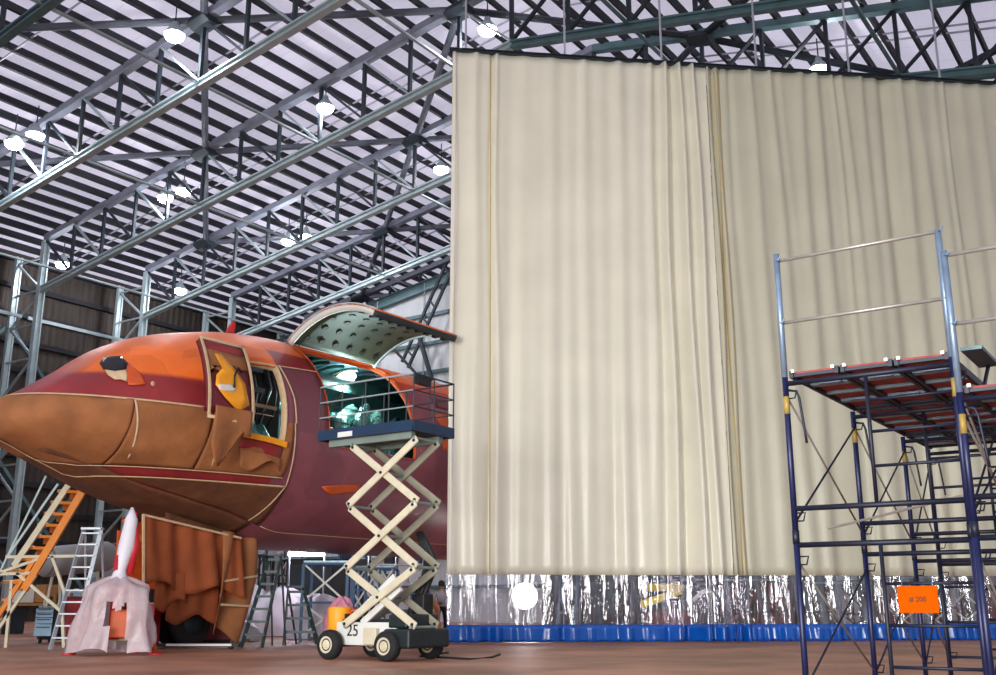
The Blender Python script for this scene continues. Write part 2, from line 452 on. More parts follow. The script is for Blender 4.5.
# diagonal double strut with ladder rungs against the white wall
t = thing('wall_stair_truss', 'dark laced diagonal strut against the white end wall above the fuselage', 'brace')
Yb = 58.0
def pw(x, y): 
    # point on a plane 1.2 m in front of the end wall
    u = (x - 498) / FPX; v = (337.5 - y) / FPX
    d = V3((u, cos(TH) - v * sin(TH), sin(TH) + v * cos(TH))); P = hp(0, WU - 1.2)
    tt = (P - CAM).dot(HU) / d.dot(HU); return CAM + d * tt
for k, (a, b) in enumerate((((447, 262), (402, 362)), ((452, 270), (408, 368)))):
    m = MB(); m.bar(pw(*a), pw(*b), .16, .16, up=HU); m.build('rail', 'steel_dark', t)
for q in range(6):
    s = q / 6 + .05
    A = pw(447, 262).lerp(pw(402, 362), s); B = pw(452, 270).lerp(pw(408, 368), s)
    m = MB(); m.bar(A, B, .1); m.build('rung', 'steel_dark', t)
m = MB(); m.bar(pw(419, 336), pw(432, 380), .22, .22, up=HU); m.build('knee_strut', 'steel_dark', t)
m = MB(); m.bar(pw(390, 345), pw(440, 400), .14, .14, up=HU); m.build('knee_strut', 'steel_dark', t)
rebase(t, pw(408, 368))

# high-bay lamps hanging from the purlins
spots = [(-11.61, -1.18, 'lamp on the second nearest truss, alone near the top of the hall'),
 (-23.61, -1.16, 'left one of the lamp pair at the far left of the roof'), (-22.3, -1.12, 'right one of the lamp pair at the far left of the roof'),
 (-23.34, .03, 'left one of the lamp pair above the truss over the nose'), (-22.1, .06, 'right one of the lamp pair above the truss over the nose'),
 (-11.09, 0.0, 'single lamp just above the middle of the truss over the nose'),
 (-10.99, 1.25, 'single lamp close to the upper-left edge of the curtain'),
 (-23.04, 1.26, 'left one of the lamp pair above the passenger door'), (-21.9, 1.31, 'right one of the lamp pair above the passenger door'),
 (-34.0, .15, 'lamp beside the head of the laced column at the nose tip'), (-32.96, 1.24, 'lamp beside the head of the column above the cockpit'),
 (-1.72, .08, 'lamp at the ridge just above the curtain corner'), (10.39, 1.29, 'lamp touching the top edge of the right curtain')]
proto = None
def make_lamp(label):
    t = thing('high_bay_lamp', label, 'lamp', 'high-bay lamps under the roof')
    m = MB(); m.lathe((0,0,0), (0,0,1), [(0, .46), (.02, .47), (.25, .3), (.42, .16), (.6, .13), (.62, .02)], 20); m.build('reflector', 'steel_grey', t, True)
    m = MB(); m.lathe((0,0,-.3), (0,0,1), [(0, .1), (.04, .26), (.14, .38), (.3, .42)], 20); m.build('glass', 'lamp_glass', t, True)
    m = MB(); m.tube((0,0,.6), (0,0,1.55), .03, 6); m.build('hanger_rod', 'steel_dark', t)
    return t
for (L, k, lb) in spots:
    o = proto = make_lamp('high-bay ' + lb) if proto is None else copy_tree(proto, None, 'high-bay ' + lb)
    p = hp(L, k * BAY, R0.z + roofz(L) + 1.9); o.location = p
    ld = bpy.data.lights.new('lamp_glow', 'POINT'); ld.energy = 560; ld.shadow_soft_size = .4; ld.color = (.93, .96, 1)
    lo = bpy.data.objects.new('lamp_glow', ld); COL.objects.link(lo); lo.location = p - UP * .6
for o in list(COL.objects):
    pass
# ================================================================== divider curtain
CL = V3((-1.17, 24.2, 0)); CR = V3((13.7, 26.0, 0)); CD = (CR - CL).normalized(); CN = V3((CD.y, -CD.x, 0))  # CN points to the camera side
ZT, ZC, ZB, ZF = 14.83, 1.66, .56, .035
SEAM = 6.72
rnd = random.Random(3)
ridges = []   # (t at top, t at bottom, width, amplitude)
ridges += [(.08, .08, .05, .05), (.62, .60, .10, .06), (1.0, 1.0, .05, -.06), (1.12, 1.12, .06, .06)]
for (a, b, w, am) in ((5.2, 4.9, .09, .08), (5.55, 5.35, .07, .2), (5.95, 6.0, .07, .22), (6.35, 6.35, .07, .2), (4.4, 4.15, .16, .06), (3.4, 3.2, .12, .05), (2.6, 2.65, .18, .03),
                      (4.9, 4.5, .2, .05), (1.9, 1.95, .15, .03), (5.75, 5.6, .05, -.05)):
    ridges.append((a, b, w, am))
ridgesR = [(6.78, 6.78, .035, .08), (6.90, 6.88, .03, -.07), (7.0, 7.0, .04, .06), (7.12, 7.1, .03, -.04)]
t = 7.4
while t < 24:
    ridgesR.append((t + rnd.uniform(-.1, .1), t + rnd.uniform(-.25, .25), rnd.uniform(.05, .14), rnd.uniform(.03, .09) * rnd.choice((1, 1, -1))))
    t += rnd.uniform(.3, .62)
rip = [(rnd.uniform(3, 16), rnd.uniform(0, 6.3), rnd.uniform(-.25, .25)) for _ in range(7)]
def cdepth(t, z):
    s = 1 - (z / ZT)           # 0 at the top, 1 at the floor
    d = 0
    for (a, b, w, am) in (ridges if t < SEAM else ridgesR):
        c = a + (b - a) * s + .03 * sin(z * .7 + a * 3); x = (t - c) / (w * (1 + 1.2 * s)); 
        if abs(x) < 4: d += am * math.exp(-x * x) * (1 + .5 * s)
    for (fq, ph, sl) in rip: d += .0045 * (1 + 2 * s) * sin(fq * (t + sl * s) + ph)
    d += .05 * sin(t * .9 + 1) * s
    if z < ZC:                  # loose lower bands crinkle
        k = (ZC - z) / ZC
        am = .016 if t < SEAM else .04
        d += k * am * (sin(17 * t + 2 * sin(3 * t) + z * 2.2) + .6 * sin(31 * t + 1.3 * z + 3 * sin(1.7 * t)))
    return d
KC = 1.19
CL0 = CL * KC
def cpt(t, z): return CL0 + CD * t * KC + CN * cdepth(t, z) * KC + UP * max(.03, 1 + (z - 1) * KC)
corr = None
def cloth_mat(name, c, rough, spec, seam=None):
    m = mat(name, c, rough, 0, .05, .7, .12, 2.2, spec=spec)
    return m
cloth_mat('curtain_cream', (228, 224, 206), .32, .45)
cloth_mat('curtain_cream_r', (200, 197, 176), .4, .4)
mat('seam_yellow', (196, 170, 110), .5, 0, .1, 2)
mat('hem_blue', (10, 84, 178), .2, 0, .12, 1.5, .1, 4, spec=.6)
# clear vinyl: mostly see-through, glossy, faintly milky
pv = bpy.data.materials.new('clear_vinyl'); pv.use_nodes = True; nt = pv.node_tree; nt.nodes.clear()
o_ = nt.nodes.new('ShaderNodeOutputMaterial'); mx = nt.nodes.new('ShaderNodeMixShader'); tr = nt.nodes.new('ShaderNodeBsdfTransparent')
tr.inputs['Color'].default_value = (.93, .93, .98, 1)
gl = nt.nodes.new('ShaderNodeBsdfGlossy'); gl.inputs['Color'].default_value = (.95, .93, 1, 1); gl.inputs['Roughness'].default_value = .1
fr = nt.nodes.new('ShaderNodeLayerWeight'); fr.inputs['Blend'].default_value = .35
ml = nt.nodes.new('ShaderNodeMath'); ml.operation = 'MULTIPLY_ADD'; ml.inputs[1].default_value = .75; ml.inputs[2].default_value = .15
nt.links.new(fr.outputs['Facing'], ml.inputs[0]); nt.links.new(ml.outputs[0], mx.inputs['Fac'])
nt.links.new(tr.outputs[0], mx.inputs[1]); nt.links.new(gl.outputs[0], mx.inputs[2]); nt.links.new(mx.outputs[0], o_.inputs['Surface'])
tcn = nt.nodes.new('ShaderNodeTexCoord'); mpn = nt.nodes.new('ShaderNodeMapping'); mpn.inputs['Scale'].default_value = (9, 9, 1.0)
nzn = nt.nodes.new('ShaderNodeTexNoise'); nzn.inputs['Scale'].default_value = 1.2; nzn.inputs['Detail'].default_value = 3
bpn = nt.nodes.new('ShaderNodeBump'); bpn.inputs['Strength'].default_value = .9; bpn.inputs['Distance'].default_value = .06
nt.links.new(tcn.outputs['Object'], mpn.inputs['Vector']); nt.links.new(mpn.outputs[0], nzn.inputs['Vector']); nt.links.new(nzn.outputs['Fac'], bpn.inputs['Height'])
nt.links.new(bpn.outputs['Normal'], gl.inputs['Normal'])
MATS['clear_vinyl'] = pv
def band(name, m, par, ta, tb, za, zb, nu, nv, th=.008):
    b = MB(); b.grid(lambda i, j: cpt(ta + (tb - ta) * i, zb + (za - zb) * j), nu, nv, th)
    return b.build(name, m, par, True)
for (lb, ta, tb, cm, nu) in (('broad cream divider curtain panel left of the yellow seam, hanging beside the aircraft', 0, SEAM, 'curtain_cream', 420),
                             ('cream divider curtain panel right of the seam, behind the blue scaffold towers', SEAM + .01, 21.5, 'curtain_cream_r', 800)):
    t = thing('divider_curtain', lb, 'curtain', 'divider curtain panels across the hall')
    band('cloth', cm, t, ta, tb, ZC, ZT, nu, 60)
    band('clear_band', 'clear_vinyl', t, ta, tb, ZB, ZC - .004, nu * 2, 6, 0)
    band('blue_hem', 'hem_blue', t, ta, tb, ZF, ZB - .004, nu, 5)
    for sx in ((.09, .99) if ta == 0 else (6.84, 6.95, 7.06)):
        b = MB(); b.grid(lambda i, j: cpt(sx + .022 * (i - .5), ZC + .02 + (ZT - .15 - ZC) * (1 - j)) + CN * .016, 1, 60, .006); b.build('seam_strip', 'seam_yellow' if sx > .5 else 'wrap_white', t, True)
    rebase(t, CL0 + CD * ta * KC)
m = MB(); m.ibeam(CL0 + UP * (1 + (ZT - .95) * KC) - CD * .1, CL0 + CD * 25.7 + UP * (1 + (ZT - .95) * KC), .16, .13, .02); o = m.build('curtain_track', 'steel_dark'); struct(o)
for j in range(9):
    q = CL0 + CD * (.4 + 3.1 * j) + UP * (1 + (ZT - .88) * KC)
    dd = q - R0; L = dd.dot(HV)
    m = MB(); m.tube(q, V3((q.x, q.y, R0.z + roofz(L) + DK - .1)), .035, 6); struct(m.build('ceiling_hanger_rod', 'rod_light'))

# ================================================================== aircraft (local x = along the fuselage from the nose, -y = towards the viewer)
RF, ZCN = 2.82, 5.23
ST = [-.15, 0, .3, .8, 1.5, 2.3, 3.2, 4.2, 5.4, 7, 12, 60]
WW = [0, .62, 1.08, 1.46, 1.86, 2.23, 2.50, 2.68, 2.79, 2.82, 2.82, 2.82]
ZTt = [4.90, 5.26, 5.46, 5.78, 6.28, 6.90, 7.34, 7.64, 7.90, 8.05, 8.05, 8.05]
ZBb = [4.90, 4.52, 4.42, 4.22, 3.97, 3.66, 3.38, 3.14, 2.86, 2.41, 2.41, 2.41]
def pch(xs, ys):
    n = len(xs); h = [xs[i+1]-xs[i] for i in range(n-1)]; dl = [(ys[i+1]-ys[i])/h[i] for i in range(n-1)]
    d = [dl[0]] + [0 if dl[i-1]*dl[i] <= 0 else 2*dl[i-1]*dl[i]/(dl[i-1]+dl[i]) for i in range(1, n-1)] + [dl[-1]]
    def f(x):
        x = max(xs[0], min(xs[-1], x)); i = 0
        while i < n-2 and x > xs[i+1]: i += 1
        t = (x-xs[i])/h[i]
        return (2*t**3-3*t**2+1)*ys[i] + (t**3-2*t**2+t)*h[i]*d[i] + (-2*t**3+3*t**2)*ys[i+1] + (t**3-t**2)*h[i]*d[i+1]
    return f
fW, fT, fB = pch(ST, WW), pch(ST, ZTt), pch(ST, ZBb)
def FU(s, phi, off=0):
    """point of the skin; phi in degrees from the crown towards the viewer's side"""
    a = radians(phi); w = fW(s); zt, zb = fT(s), fB(s); zc, h = (zt+zb)/2, (zt-zb)/2
    nrm = V3((0, -sin(a) * max(h, .01), cos(a) * max(w, .01))).normalized()
    if s < 3: nrm = (nrm + V3((-(3 - s) / 3 * .9, 0, 0))).normalized()
    return V3((s, -w * sin(a), zc + h * cos(a))) + nrm * off
def phz(s, z):
    zt, zb = fT(s), fB(s); zc, h = (zt+zb)/2, (zt-zb)/2
    return math.degrees(acos(max(-1, min(1, (z - zc) / h))))
LEN = 34.0
AIR = thing('airliner', 'orange and maroon airliner in repaint, nose masked in brown paper, cargo door open', 'aircraft')
# skin colours: orange crown, maroon band, plum primer; borders are paint borders on the body
def skin_mat():
    m = mat('fuselage_skin', (132, 74, 84), .42, 0, .12, 1.2, .06, 5, spec=.4)
    nt = m.node_tree; n = nt.nodes; l = nt.links; b = n['Principled BSDF']
    src = b.inputs['Base Color'].links[0].from_socket
    tc = n.new('ShaderNodeTexCoord'); sx = n.new('ShaderNodeSeparateXYZ'); l.new(tc.outputs['Object'], sx.inputs[0])
    def step(sock, v, soft, inv=False):
        mr = n.new('ShaderNodeMapRange'); mr.inputs['From Min'].default_value = v - soft; mr.inputs['From Max'].default_value = v + soft
        mr.inputs['To Min'].default_value = 1 if inv else 0; mr.inputs['To Max'].default_value = 0 if inv else 1; l.new(sock, mr.inputs['Value']); return mr.outputs[0]
    def mul(a, b_):
        q = n.new('ShaderNodeMath'); q.operation = 'MULTIPLY'; l.new(a, q.inputs[0]); l.new(b_, q.inputs[1]); return q.outputs[0]
    def mxx(a, b_):
        q = n.new('ShaderNodeMath'); q.operation = 'MAXIMUM'; l.new(a, q.inputs[0]); l.new(b_, q.inputs[1]); return q.outputs[0]
    def over(base, fac, c):
        c = tuple(((x / 255 + .055) / 1.055) ** 2.4 for x in c)
        nz = n.new('ShaderNodeTexNoise'); nz.inputs['Scale'].default_value = 1.3; l.new(tc.outputs['Object'], nz.inputs['Vector'])
        rr = n.new('ShaderNodeValToRGB'); rr.color_ramp.elements[0].position = .3; rr.color_ramp.elements[1].position = .7
        rr.color_ramp.elements[0].color = tuple(x * .86 for x in c) + (1,); rr.color_ramp.elements[1].color = tuple(min(1, x * 1.1) for x in c) + (1,)
        l.new(nz.outputs['Fac'], rr.inputs['Fac'])
        q = n.new('ShaderNodeMix'); q.data_type = 'RGBA'; l.new(fac, q.inputs['Factor']); l.new(base, q.inputs['A']); l.new(rr.outputs['Color'], q.inputs['B']); return q.outputs['Result']
    X, Z_ = sx.outputs['X'], sx.outputs['Z']
    front = step(X, 5.75, .02, True); rear = step(X, 5.75, .02)
    fwd = step(X, 7.25, .02, True); aft = step(X, 7.25, .02)
    # maroon over everything in front, maroon strip above the plum primer further aft
    c = over(src, front, (150, 50, 52))
    c = over(c, mul(mul(rear, fwd), step(Z_, 6.82, .01)), (150, 44, 44))
    c = over(c, mul(aft, step(Z_, 7.05, .02)), (196, 62, 44))
    c = over(c, mul(front, step(Z_, 6.02, .05)), (246, 116, 40))
    c = over(c, mul(rear, step(Z_, 7.28, .03)), (246, 112, 42))
    # nose cap stays maroon ahead of a slanting border
    sl = n.new('ShaderNodeMath'); sl.operation = 'MULTIPLY_ADD'; sl.inputs[1].default_value = -1.1; l.new(Z_, sl.inputs[0]); l.new(X, sl.inputs[2])
    c = over(c, step(sl.outputs[0], -5.35, .12, True), (158, 44, 50))
    # squarish repaired patches in a slightly different primer
    br = n.new('ShaderNodeTexVoronoi'); br.distance = 'CHEBYCHEV'; br.inputs['Scale'].default_value = .8
    l.new(tc.outputs['Object'], br.inputs['Vector'])
    r2 = n.new('ShaderNodeValToRGB'); r2.color_ramp.interpolation = 'CONSTANT'; r2.color_ramp.elements[0].color = (.82, .82, .86, 1); r2.color_ramp.elements[1].position = .5; r2.color_ramp.elements[1].color = (1, 1, 1, 1)
    sp_ = n.new('ShaderNodeSeparateColor'); l.new(br.outputs['Color'], sp_.inputs[0]); l.new(sp_.outputs[0], r2.inputs['Fac'])
    q = n.new('ShaderNodeMix'); q.data_type = 'RGBA'; q.blend_type = 'MULTIPLY'; q.inputs['Factor'].default_value = .8; l.new(c, q.inputs['A']); l.new(r2.outputs['Color'], q.inputs['B'])
    l.new(q.outputs['Result'], b.inputs['Base Color'])
skin_mat()
PD = (4.68, 5.70, 57.4, 101.5)     # passenger door opening s0 s1 phi0 phi1
CDn = (7.20, 10.65, 20.0, 96.0)    # cargo door opening
def lins(a, b, n): return [a + (b - a) * i / n for i in range(n)]
Sg = [-.15, -.13, -.1, -.05] + lins(0, .8, 8) + lins(.8, PD[0], 16) + lins(PD[0], PD[1], 4) + lins(PD[1], CDn[0], 5) + lins(CDn[0], CDn[1], 10) + lins(CDn[1], LEN, 20) + [LEN]
Pg = lins(0, 20, 3) + lins(20, 57.4, 6) + lins(57.4, 96, 6) + lins(96, 101.5, 1) + lins(101.5, 180, 10) + lins(180, 360, 28)
def in_open(s, p):
    return (PD[0] < s < PD[1] and PD[2] < p < PD[3]) or (CDn[0] < s < CDn[1] and CDn[2] < p < CDn[3])
def shell(off):
    m = MB(); n = len(Pg)
    for s in Sg:
        for p in Pg: m.v.append(FU(s, p, off))
    for i in range(len(Sg) - 1):
        for j in range(n):
            pm = (Pg[j] + (Pg[j+1] if j < n-1 else 360)) / 2; smid = (Sg[i] + Sg[i+1]) / 2
            if in_open(smid, pm): continue
            k = (j + 1) % n; m.f.append((i*n+j, (i+1)*n+j, (i+1)*n+k, i*n+k))
    return m
sk = shell(0)
b = len(Sg) - 1; n = len(Pg); sk.f.append(tuple(b*n + j for j in range(n)))
o = sk.build('fuselage', 'fuselage_skin', AIR, True)
so = o.modifiers.new('thick', 'SOLIDIFY'); so.thickness = .05; so.offset = -1
# flip check: solidify must grow inward
inn = MB()
Sg_full = Sg
n = len(Pg)
idx0 = next(i for i, s in enumerate(Sg) if s > 2.5)
for s in Sg[idx0:]:
    for p in Pg: inn.v.append(FU(s, p, -.14))
for i in range(len(Sg) - idx0 - 1):
    for j in range(n):
        pm = (Pg[j] + (Pg[j+1] if j < n-1 else 360)) / 2; smid = (Sg[idx0+i] + Sg[idx0+i+1]) / 2
        if in_open(smid, pm): continue
        k = (j+1) % n; inn.f.append((i*n+j, i*n+k, (i+1)*n+k, (i+1)*n+j))
inn.build('cabin_lining', 'primer_teal', AIR, True)
def frame_ring(name, s0, s1, p0, p1, w, m, offo=.03, offi=-.15, par=AIR):
    """door surround as a closed band around an opening in the skin"""
    f_ = MB(); pts = []
    N1, N2 = 10, 24
    ring = [(s0 + (s1-s0)*i/N1, p0) for i in range(N1)] + [(s1, p0 + (p1-p0)*i/N2) for i in range(N2)] + [(s1 - (s1-s0)*i/N1, p1) for i in range(N1)] + [(s0, p1 - (p1-p0)*i/N2) for i in range(N2)]
    dp = math.degrees(w / RF); cs, cp = (s0+s1)/2, (p0+p1)/2; hs, hpn = (s1-s0)/2, (p1-p0)/2
    for (s, p) in ring:
        ks = (s - cs) / hs; kp = (p - cp) / hpn
        so_, po = cs + ks*(hs + w), cp + kp*(hpn + dp)
        f_.v += [FU(s, p, offi), FU(s, p, offo), FU(so_, po, offo), FU(so_, po, -.04)]
    M_ = len(ring)
    for i in range(M_):
        k = (i+1) % M_
        for q in range(3): f_.f.append((i*4+q, i*4+q+1, k*4+q+1, k*4+q))
    return f_.build(name, m, par, True)
frame_ring('door_surround', *PD, .045, 'tape')
frame_ring('cargo_door_surround', *CDn, .02, 'orange_dark', .012)
# cabin floor and frames
m = MB(); m.box(((4.4 + LEN) / 2, 0, 4.42), (LEN - 4.6, 4.7, .12)); m.build('cabin_floor', 'steel_dark', AIR)
for j in range(10):
    s = 6.2 + j * .62
    if s > 12.2: break
    f_ = MB(); pts = [FU(s, p, -.22) for p in range(-100, 16 if CDn[0] < s < CDn[1] else 100, 8)]
    f_.path(pts, .05, 4); f_.build('cabin_frame', 'primer_green' if j % 2 else 'steel_dark', AIR)
# overhead ducts, insulation blankets, cable looms seen through the doors
rr_ = random.Random(11)
m = MB(); m.tube((4.2, -.4, 7.25), (13, -.4, 7.25), .22, 12); m.build('air_duct', 'primer_teal', AIR, True)
m = MB(); m.tube((4.2, 1.3, 6.7), (13, 1.3, 6.7), .16, 12); m.build('air_duct', 'insul', AIR, True)
for q in range(13):
    s = 9.3 + rr_.uniform(0, 2.6); y = rr_.uniform(-1.9, -.5)
    f_ = MB(); f_.path([(s, y, 4.5), (s + rr_.uniform(-.2, .2), y + .1, 5.3 + rr_.uniform(0, .3)), (s + .3 + rr_.uniform(-.4, .4), y + .3, 5.9 + rr_.uniform(0, .4)), (s + .6 + rr_.uniform(-.3, .3), y + .5, 6.4 + rr_.uniform(0, .3))], [.24, .28, .22, .1], 9)
    f_.build('insulation_blanket', 'insul', AIR, True)
for q in range(5):
    s = 5.15 + .17 * q; 
    f_ = MB(); f_.path([(s, -2.1 + .1 * (q % 2), 4.5), (s + .05, -2.0, 4.85), (s - .04, -1.8, 5.2 + .1 * (q % 3)), (s + .1, -1.5, 5.4)], [.1, .14, .1, .05], 8)
    f_.build('insulation_blanket', 'insul', AIR, True)
for q in range(8):
    s = 5.25 + .14 * q
    f_ = MB(); z0 = 6.9 - rr_.uniform(0, .3)
    f_.path([(s, -1.6, z0), (s + rr_.uniform(-.1, .1), -1.75, z0 - .5), (s + rr_.uniform(-.15, .15), -1.7, z0 - 1.1), (s + rr_.uniform(-.1, .1), -1.5, z0 - 1.5)], .022, 6)
    f_.build('cable_loom', 'black' if q % 3 else 'steel_bright', AIR, True)
m = MB(); m.box((5.5, -2.0, 5.78), (1.2, .06, .08)); m.build('door_bar', 'tape', AIR)
m = MB(); m.box((5.65, -.9, 5.95), (3.0, .1, 2.9)); m.build('dark_backing', 'black', AIR)  # black panel added behind the door opening to darken the cabin
m = MB(); m.box((8.9, -.6, 5.3), (.9, .1, 1.5)); m.build('cargo_panel', 'primer_green', AIR)
m = MB(); m.tube((7.6, -1.6, 5.55), (8.5, -1.6, 5.62), .05, 8); m.build('cargo_rail', 'yellow_orange', AIR)
m = MB(); m.box((9.0, 1.6, 5.6), (2.6, .1, 2.0)); m.build('cargo_panel', 'primer_teal', AIR)
m = MB(); m.lathe((10.3, -.25, 7.56), (0, -.5, -1), [(-.08, .14), (0, .3), (.06, .31), (.1, .24)], 16); m.build('cabin_work_lamp', 'cabin_light', AIR, True)
ld = bpy.data.lights.new('cabin_lamp_glow', 'POINT'); ld.energy = 700; ld.shadow_soft_size = .15; ld.color = (.75, 1, .95)
lo = bpy.data.objects.new('cabin_lamp_glow', ld); COL.objects.link(lo); lo.parent = AIR; lo.location = (10.1, -.5, 7.1)

# masking paper, in patches between tape lines
def patch(name, m, s0, s1, f0, f1, off=.02, ns=24, npz=16, par=AIR, th=.008, wr=.012, seed=1):
    q = random.Random(seed); a = [(q.uniform(1, 4), q.uniform(.05, .3), q.uniform(0, 6)) for _ in range(5)]
    g0 = f0 if callable(f0) else (lambda s: f0); g1 = f1 if callable(f1) else (lambda s: f1)
    def fn(i, j):
        s = s0 + (s1 - s0) * i; p = g0(s) + (g1(s) - g0(s)) * j
        w = sum(sin(x * s + y * p + z) for x, y, z in a) * wr / 2
        return FU(s, p, off + wr + w * 1.0)
    return MB().grid(fn, ns, npz, th).build(name, m, par, True)
def tape(s0, s1, f0, f1, off=.045, w=.05, ns=30, par=AIR):
    """a strip of tape following the skin between two (s, phi) ends"""
    g = MB()
    def P(x):
        s = s0 + (s1 - s0) * x; p = f0 + (f1 - f0) * x if not callable(f0) else f0(s); return s, p
    def fn(i, j):
        s, p = P(i); s2, p2 = P(min(1, i + .01)); s1_, p1_ = P(max(0, i - .01))
        ds, dp = (s2 - s1_), radians(p2 - p1_) * max(fW(s), .3)
        L_ = sqrt(ds*ds + dp*dp) or 1; k = (j - .5) * w
        return FU(max(-.14, s - dp / L_ * k), p + math.degrees(ds / L_ * k / max(fW(s), .3)), off)
    g.grid(fn, ns, 1, .008); return g.build('masking_tape', 'tape', par, True)
z1 = lambda s: 5.36
z2 = lambda s: 4.02 if s > 1.6 else 4.02 + (1.6 - s) * .16
z3 = lambda s: z2(s) - .19
L1 = lambda s: max(phz(s, z1(s)), 1 if s < .4 else 0); L2 = lambda s: phz(s, z2(s)); L3 = lambda s: phz(s, z3(s))
patch('masking_paper', 'kraft', -.13, 1.93, L1, L2, seed=1, ns=40)
patch('masking_paper', 'kraft', 1.95, 3.66, L1, L2, seed=2)
patch('masking_paper', 'kraft', 3.68, 5.98, lambda s: max(101.5 if 4.55 < s < 5.75 else phz(s, 5.3), 0), L2, seed=3)
patch('masking_paper', 'kraft_dark', .75, 6.2, L3, lambda s: 150, seed=4, ns=40, npz=14)
patch('masking_paper', 'kraft_dark', .8, 6.0, lambda s: 151, lambda s: 205, seed=5, ns=30)
patch('masking_paper', 'kraft', -.13, 5.9, lambda s: -L1(s), lambda s: -L2(s), seed=6)
tape(-.1, 3.66, L1, 0); tape(.0, 6.0, L2, 0, .05, .035); tape(.8, 6.2, L3, 0, .05, .05)
tape(1.94, 2.24, 84, 134, w=.04); tape(3.67, 4.05, 89, 125, w=.035);
tape(5.98, 6.02, 76, 90, w=.05); tape(5.98, 6.18, 90, 122, w=.04); tape(6.18, 5.9, 122, 150, w=.04)
tape(5.76, 5.98, 57, 76, w=.05); tape(5.76, 7.12, 57.5, 55, w=.03)
tape(4.05, 5.3, lambda s: 90 + 0 * s, 0, .03, .02)
# cockpit side window with torn paper under it
def poly_patch(name, pts, m, off=.03, th=.02, par=AIR):
    q = MB(); c = (sum(p[0] for p in pts) / len(pts), sum(p[1] for p in pts) / len(pts)); N_ = len(pts); 
    rings = 4
    for r in range(1, rings + 1):
        for (s, p) in pts: q.v.append(FU(c[0] + (s - c[0]) * r / rings, c[1] + (p - c[1]) * r / rings, off))
    q.v.append(FU(c[0], c[1], off)); ci = len(q.v) - 1
    for k in range(N_):
        q.f.append((ci, k, (k+1) % N_))
        for r in range(rings - 1): q.f.append((r*N_+k, (r+1)*N_+k, (r+1)*N_+(k+1) % N_, r*N_+(k+1) % N_))
    o = q.build(name, m, par, True); s_ = o.modifiers.new('thick', 'SOLIDIFY'); s_.thickness = th; return o
poly_patch('cockpit_window', [(1.62, 42), (1.69, 31), (1.88, 25.5), (2.06, 35), (2.04, 47), (1.93, 54), (1.72, 51)], 'window_black')
poly_patch('torn_paper', [(1.62, 44), (1.74, 51), (1.93, 54), (1.90, 60), (1.84, 66), (1.76, 62), (1.66, 60), (1.60, 52)], 'tape', .05)
poly_patch('torn_paper', [(1.93, 54), (2.04, 47), (2.14, 62), (2.18, 73), (2.02, 72), (1.86, 70), (1.86, 62)], 'orange_dark', .04)
poly_patch('cockpit_window', [(1.62, -42), (1.69, -31), (1.88, -25.5), (2.06, -35), (2.04, -47), (1.93, -54), (1.72, -51)], 'window_black')
m = MB(); m.lathe(FU(2.32, 73, .01), (.2, -1, .1), [(0, .06), (.03, .06), (.04, .03)], 14); m.build('static_port', 'tape', AIR, True)

# plug door carried forward of its opening
DR = 3.16
def DP(s, p, off=0): a = radians(p); return V3((s, -(DR + off) * sin(a), ZCN + (DR + off) * cos(a)))
d0, d1, q0, q1 = 3.08, 4.34, 58, 91
m = MB(); m.grid(lambda i, j: DP(d0 + (d1 - d0) * i, q0 + (q1 - q0) * j), 8, 16, -.14); door = m.build('passenger_door', 'red_dark', AIR, True)
def dring(sa, sb, pa, pb, w, m_, off):
    f_ = MB(); dp = math.degrees(w / DR)
    for (a, b, c, d) in ((sa, sb, pa, pa + dp), (sa, sb, pb - dp, pb), (sa, sa + w, pa, pb), (sb - w, sb, pa, pb)):
        f_.grid(lambda i, j: DP(a + (b - a) * i, c + (d - c) * j, off), 6, 14, .02)
    return f_.build('door_edge_tape', m_, door, True)
dring(d0 - .03, d1 + .03, q0 - .6, q1 + 3, .075, 'tape', .03)
def dpatch(name, pts, m_, off):
    c = (sum(p[0] for p in pts)/len(pts), sum(p[1] for p in pts)/len(pts)); q = MB(); N_ = len(pts)
    for r in (1, 2, 3):
        for (s, p) in pts: q.v.append(DP(c[0] + (s-c[0])*r/3, c[1] + (p-c[1])*r/3, off))
    q.v.append(DP(c[0], c[1], off)); ci = len(q.v)-1
    for k in range(N_):
        q.f.append((ci, k, (k+1) % N_))
        for r in range(2): q.f.append((r*N_+k, (r+1)*N_+k, (r+1)*N_+(k+1) % N_, r*N_+(k+1) % N_))
    o = q.build(name, m_, door, True); s_ = o.modifiers.new('thick', 'SOLIDIFY'); s_.thickness = .012; return o
dpatch('door_paint_strip', [(3.12, 58.8), (4.3, 58.8), (4.3, 63.2), (3.12, 63.2)], 'maroon', .02)
dpatch('door_paper', [(3.12, 63.6), (4.3, 63.6), (4.3, 70.2), (4.05, 71), (3.85, 69.5), (3.7, 72), (3.4, 73.6), (3.2, 71.5), (3.12, 76)], 'kraft', .03)
dpatch('door_inner_panel', [(3.35, 65.5), (3.55, 65.2), (3.85, 71), (4.12, 77), (4.22, 86), (3.9, 89.5), (3.5, 84.5), (3.25, 80), (3.3, 75.5), (3.5, 72)], 'yellow_orange', .045)
dpatch('door_label', [(3.3, 80), (3.7, 78.6), (3.85, 80), (3.75, 81.5), (3.35, 82)], 'frame_white', .06)
m = MB(); m.path([DP(3.75, 80, .08), DP(3.76, 75, .12), DP(3.9, 71, .12), DP(4.0, 73, .1)], .022, 6); m.build('door_latch', 'black', door, True)
m = MB(); m.grid(lambda i, j: DP(3.25 + 1.05 * i, 88.5 + (15 + 9 * sin(i * 5) * (1 if i < .8 else .5)) * j, .05 + .05 * sin(i * 9) * j), 14, 10, .012); m.build('torn_paper', 'kraft', door, True)
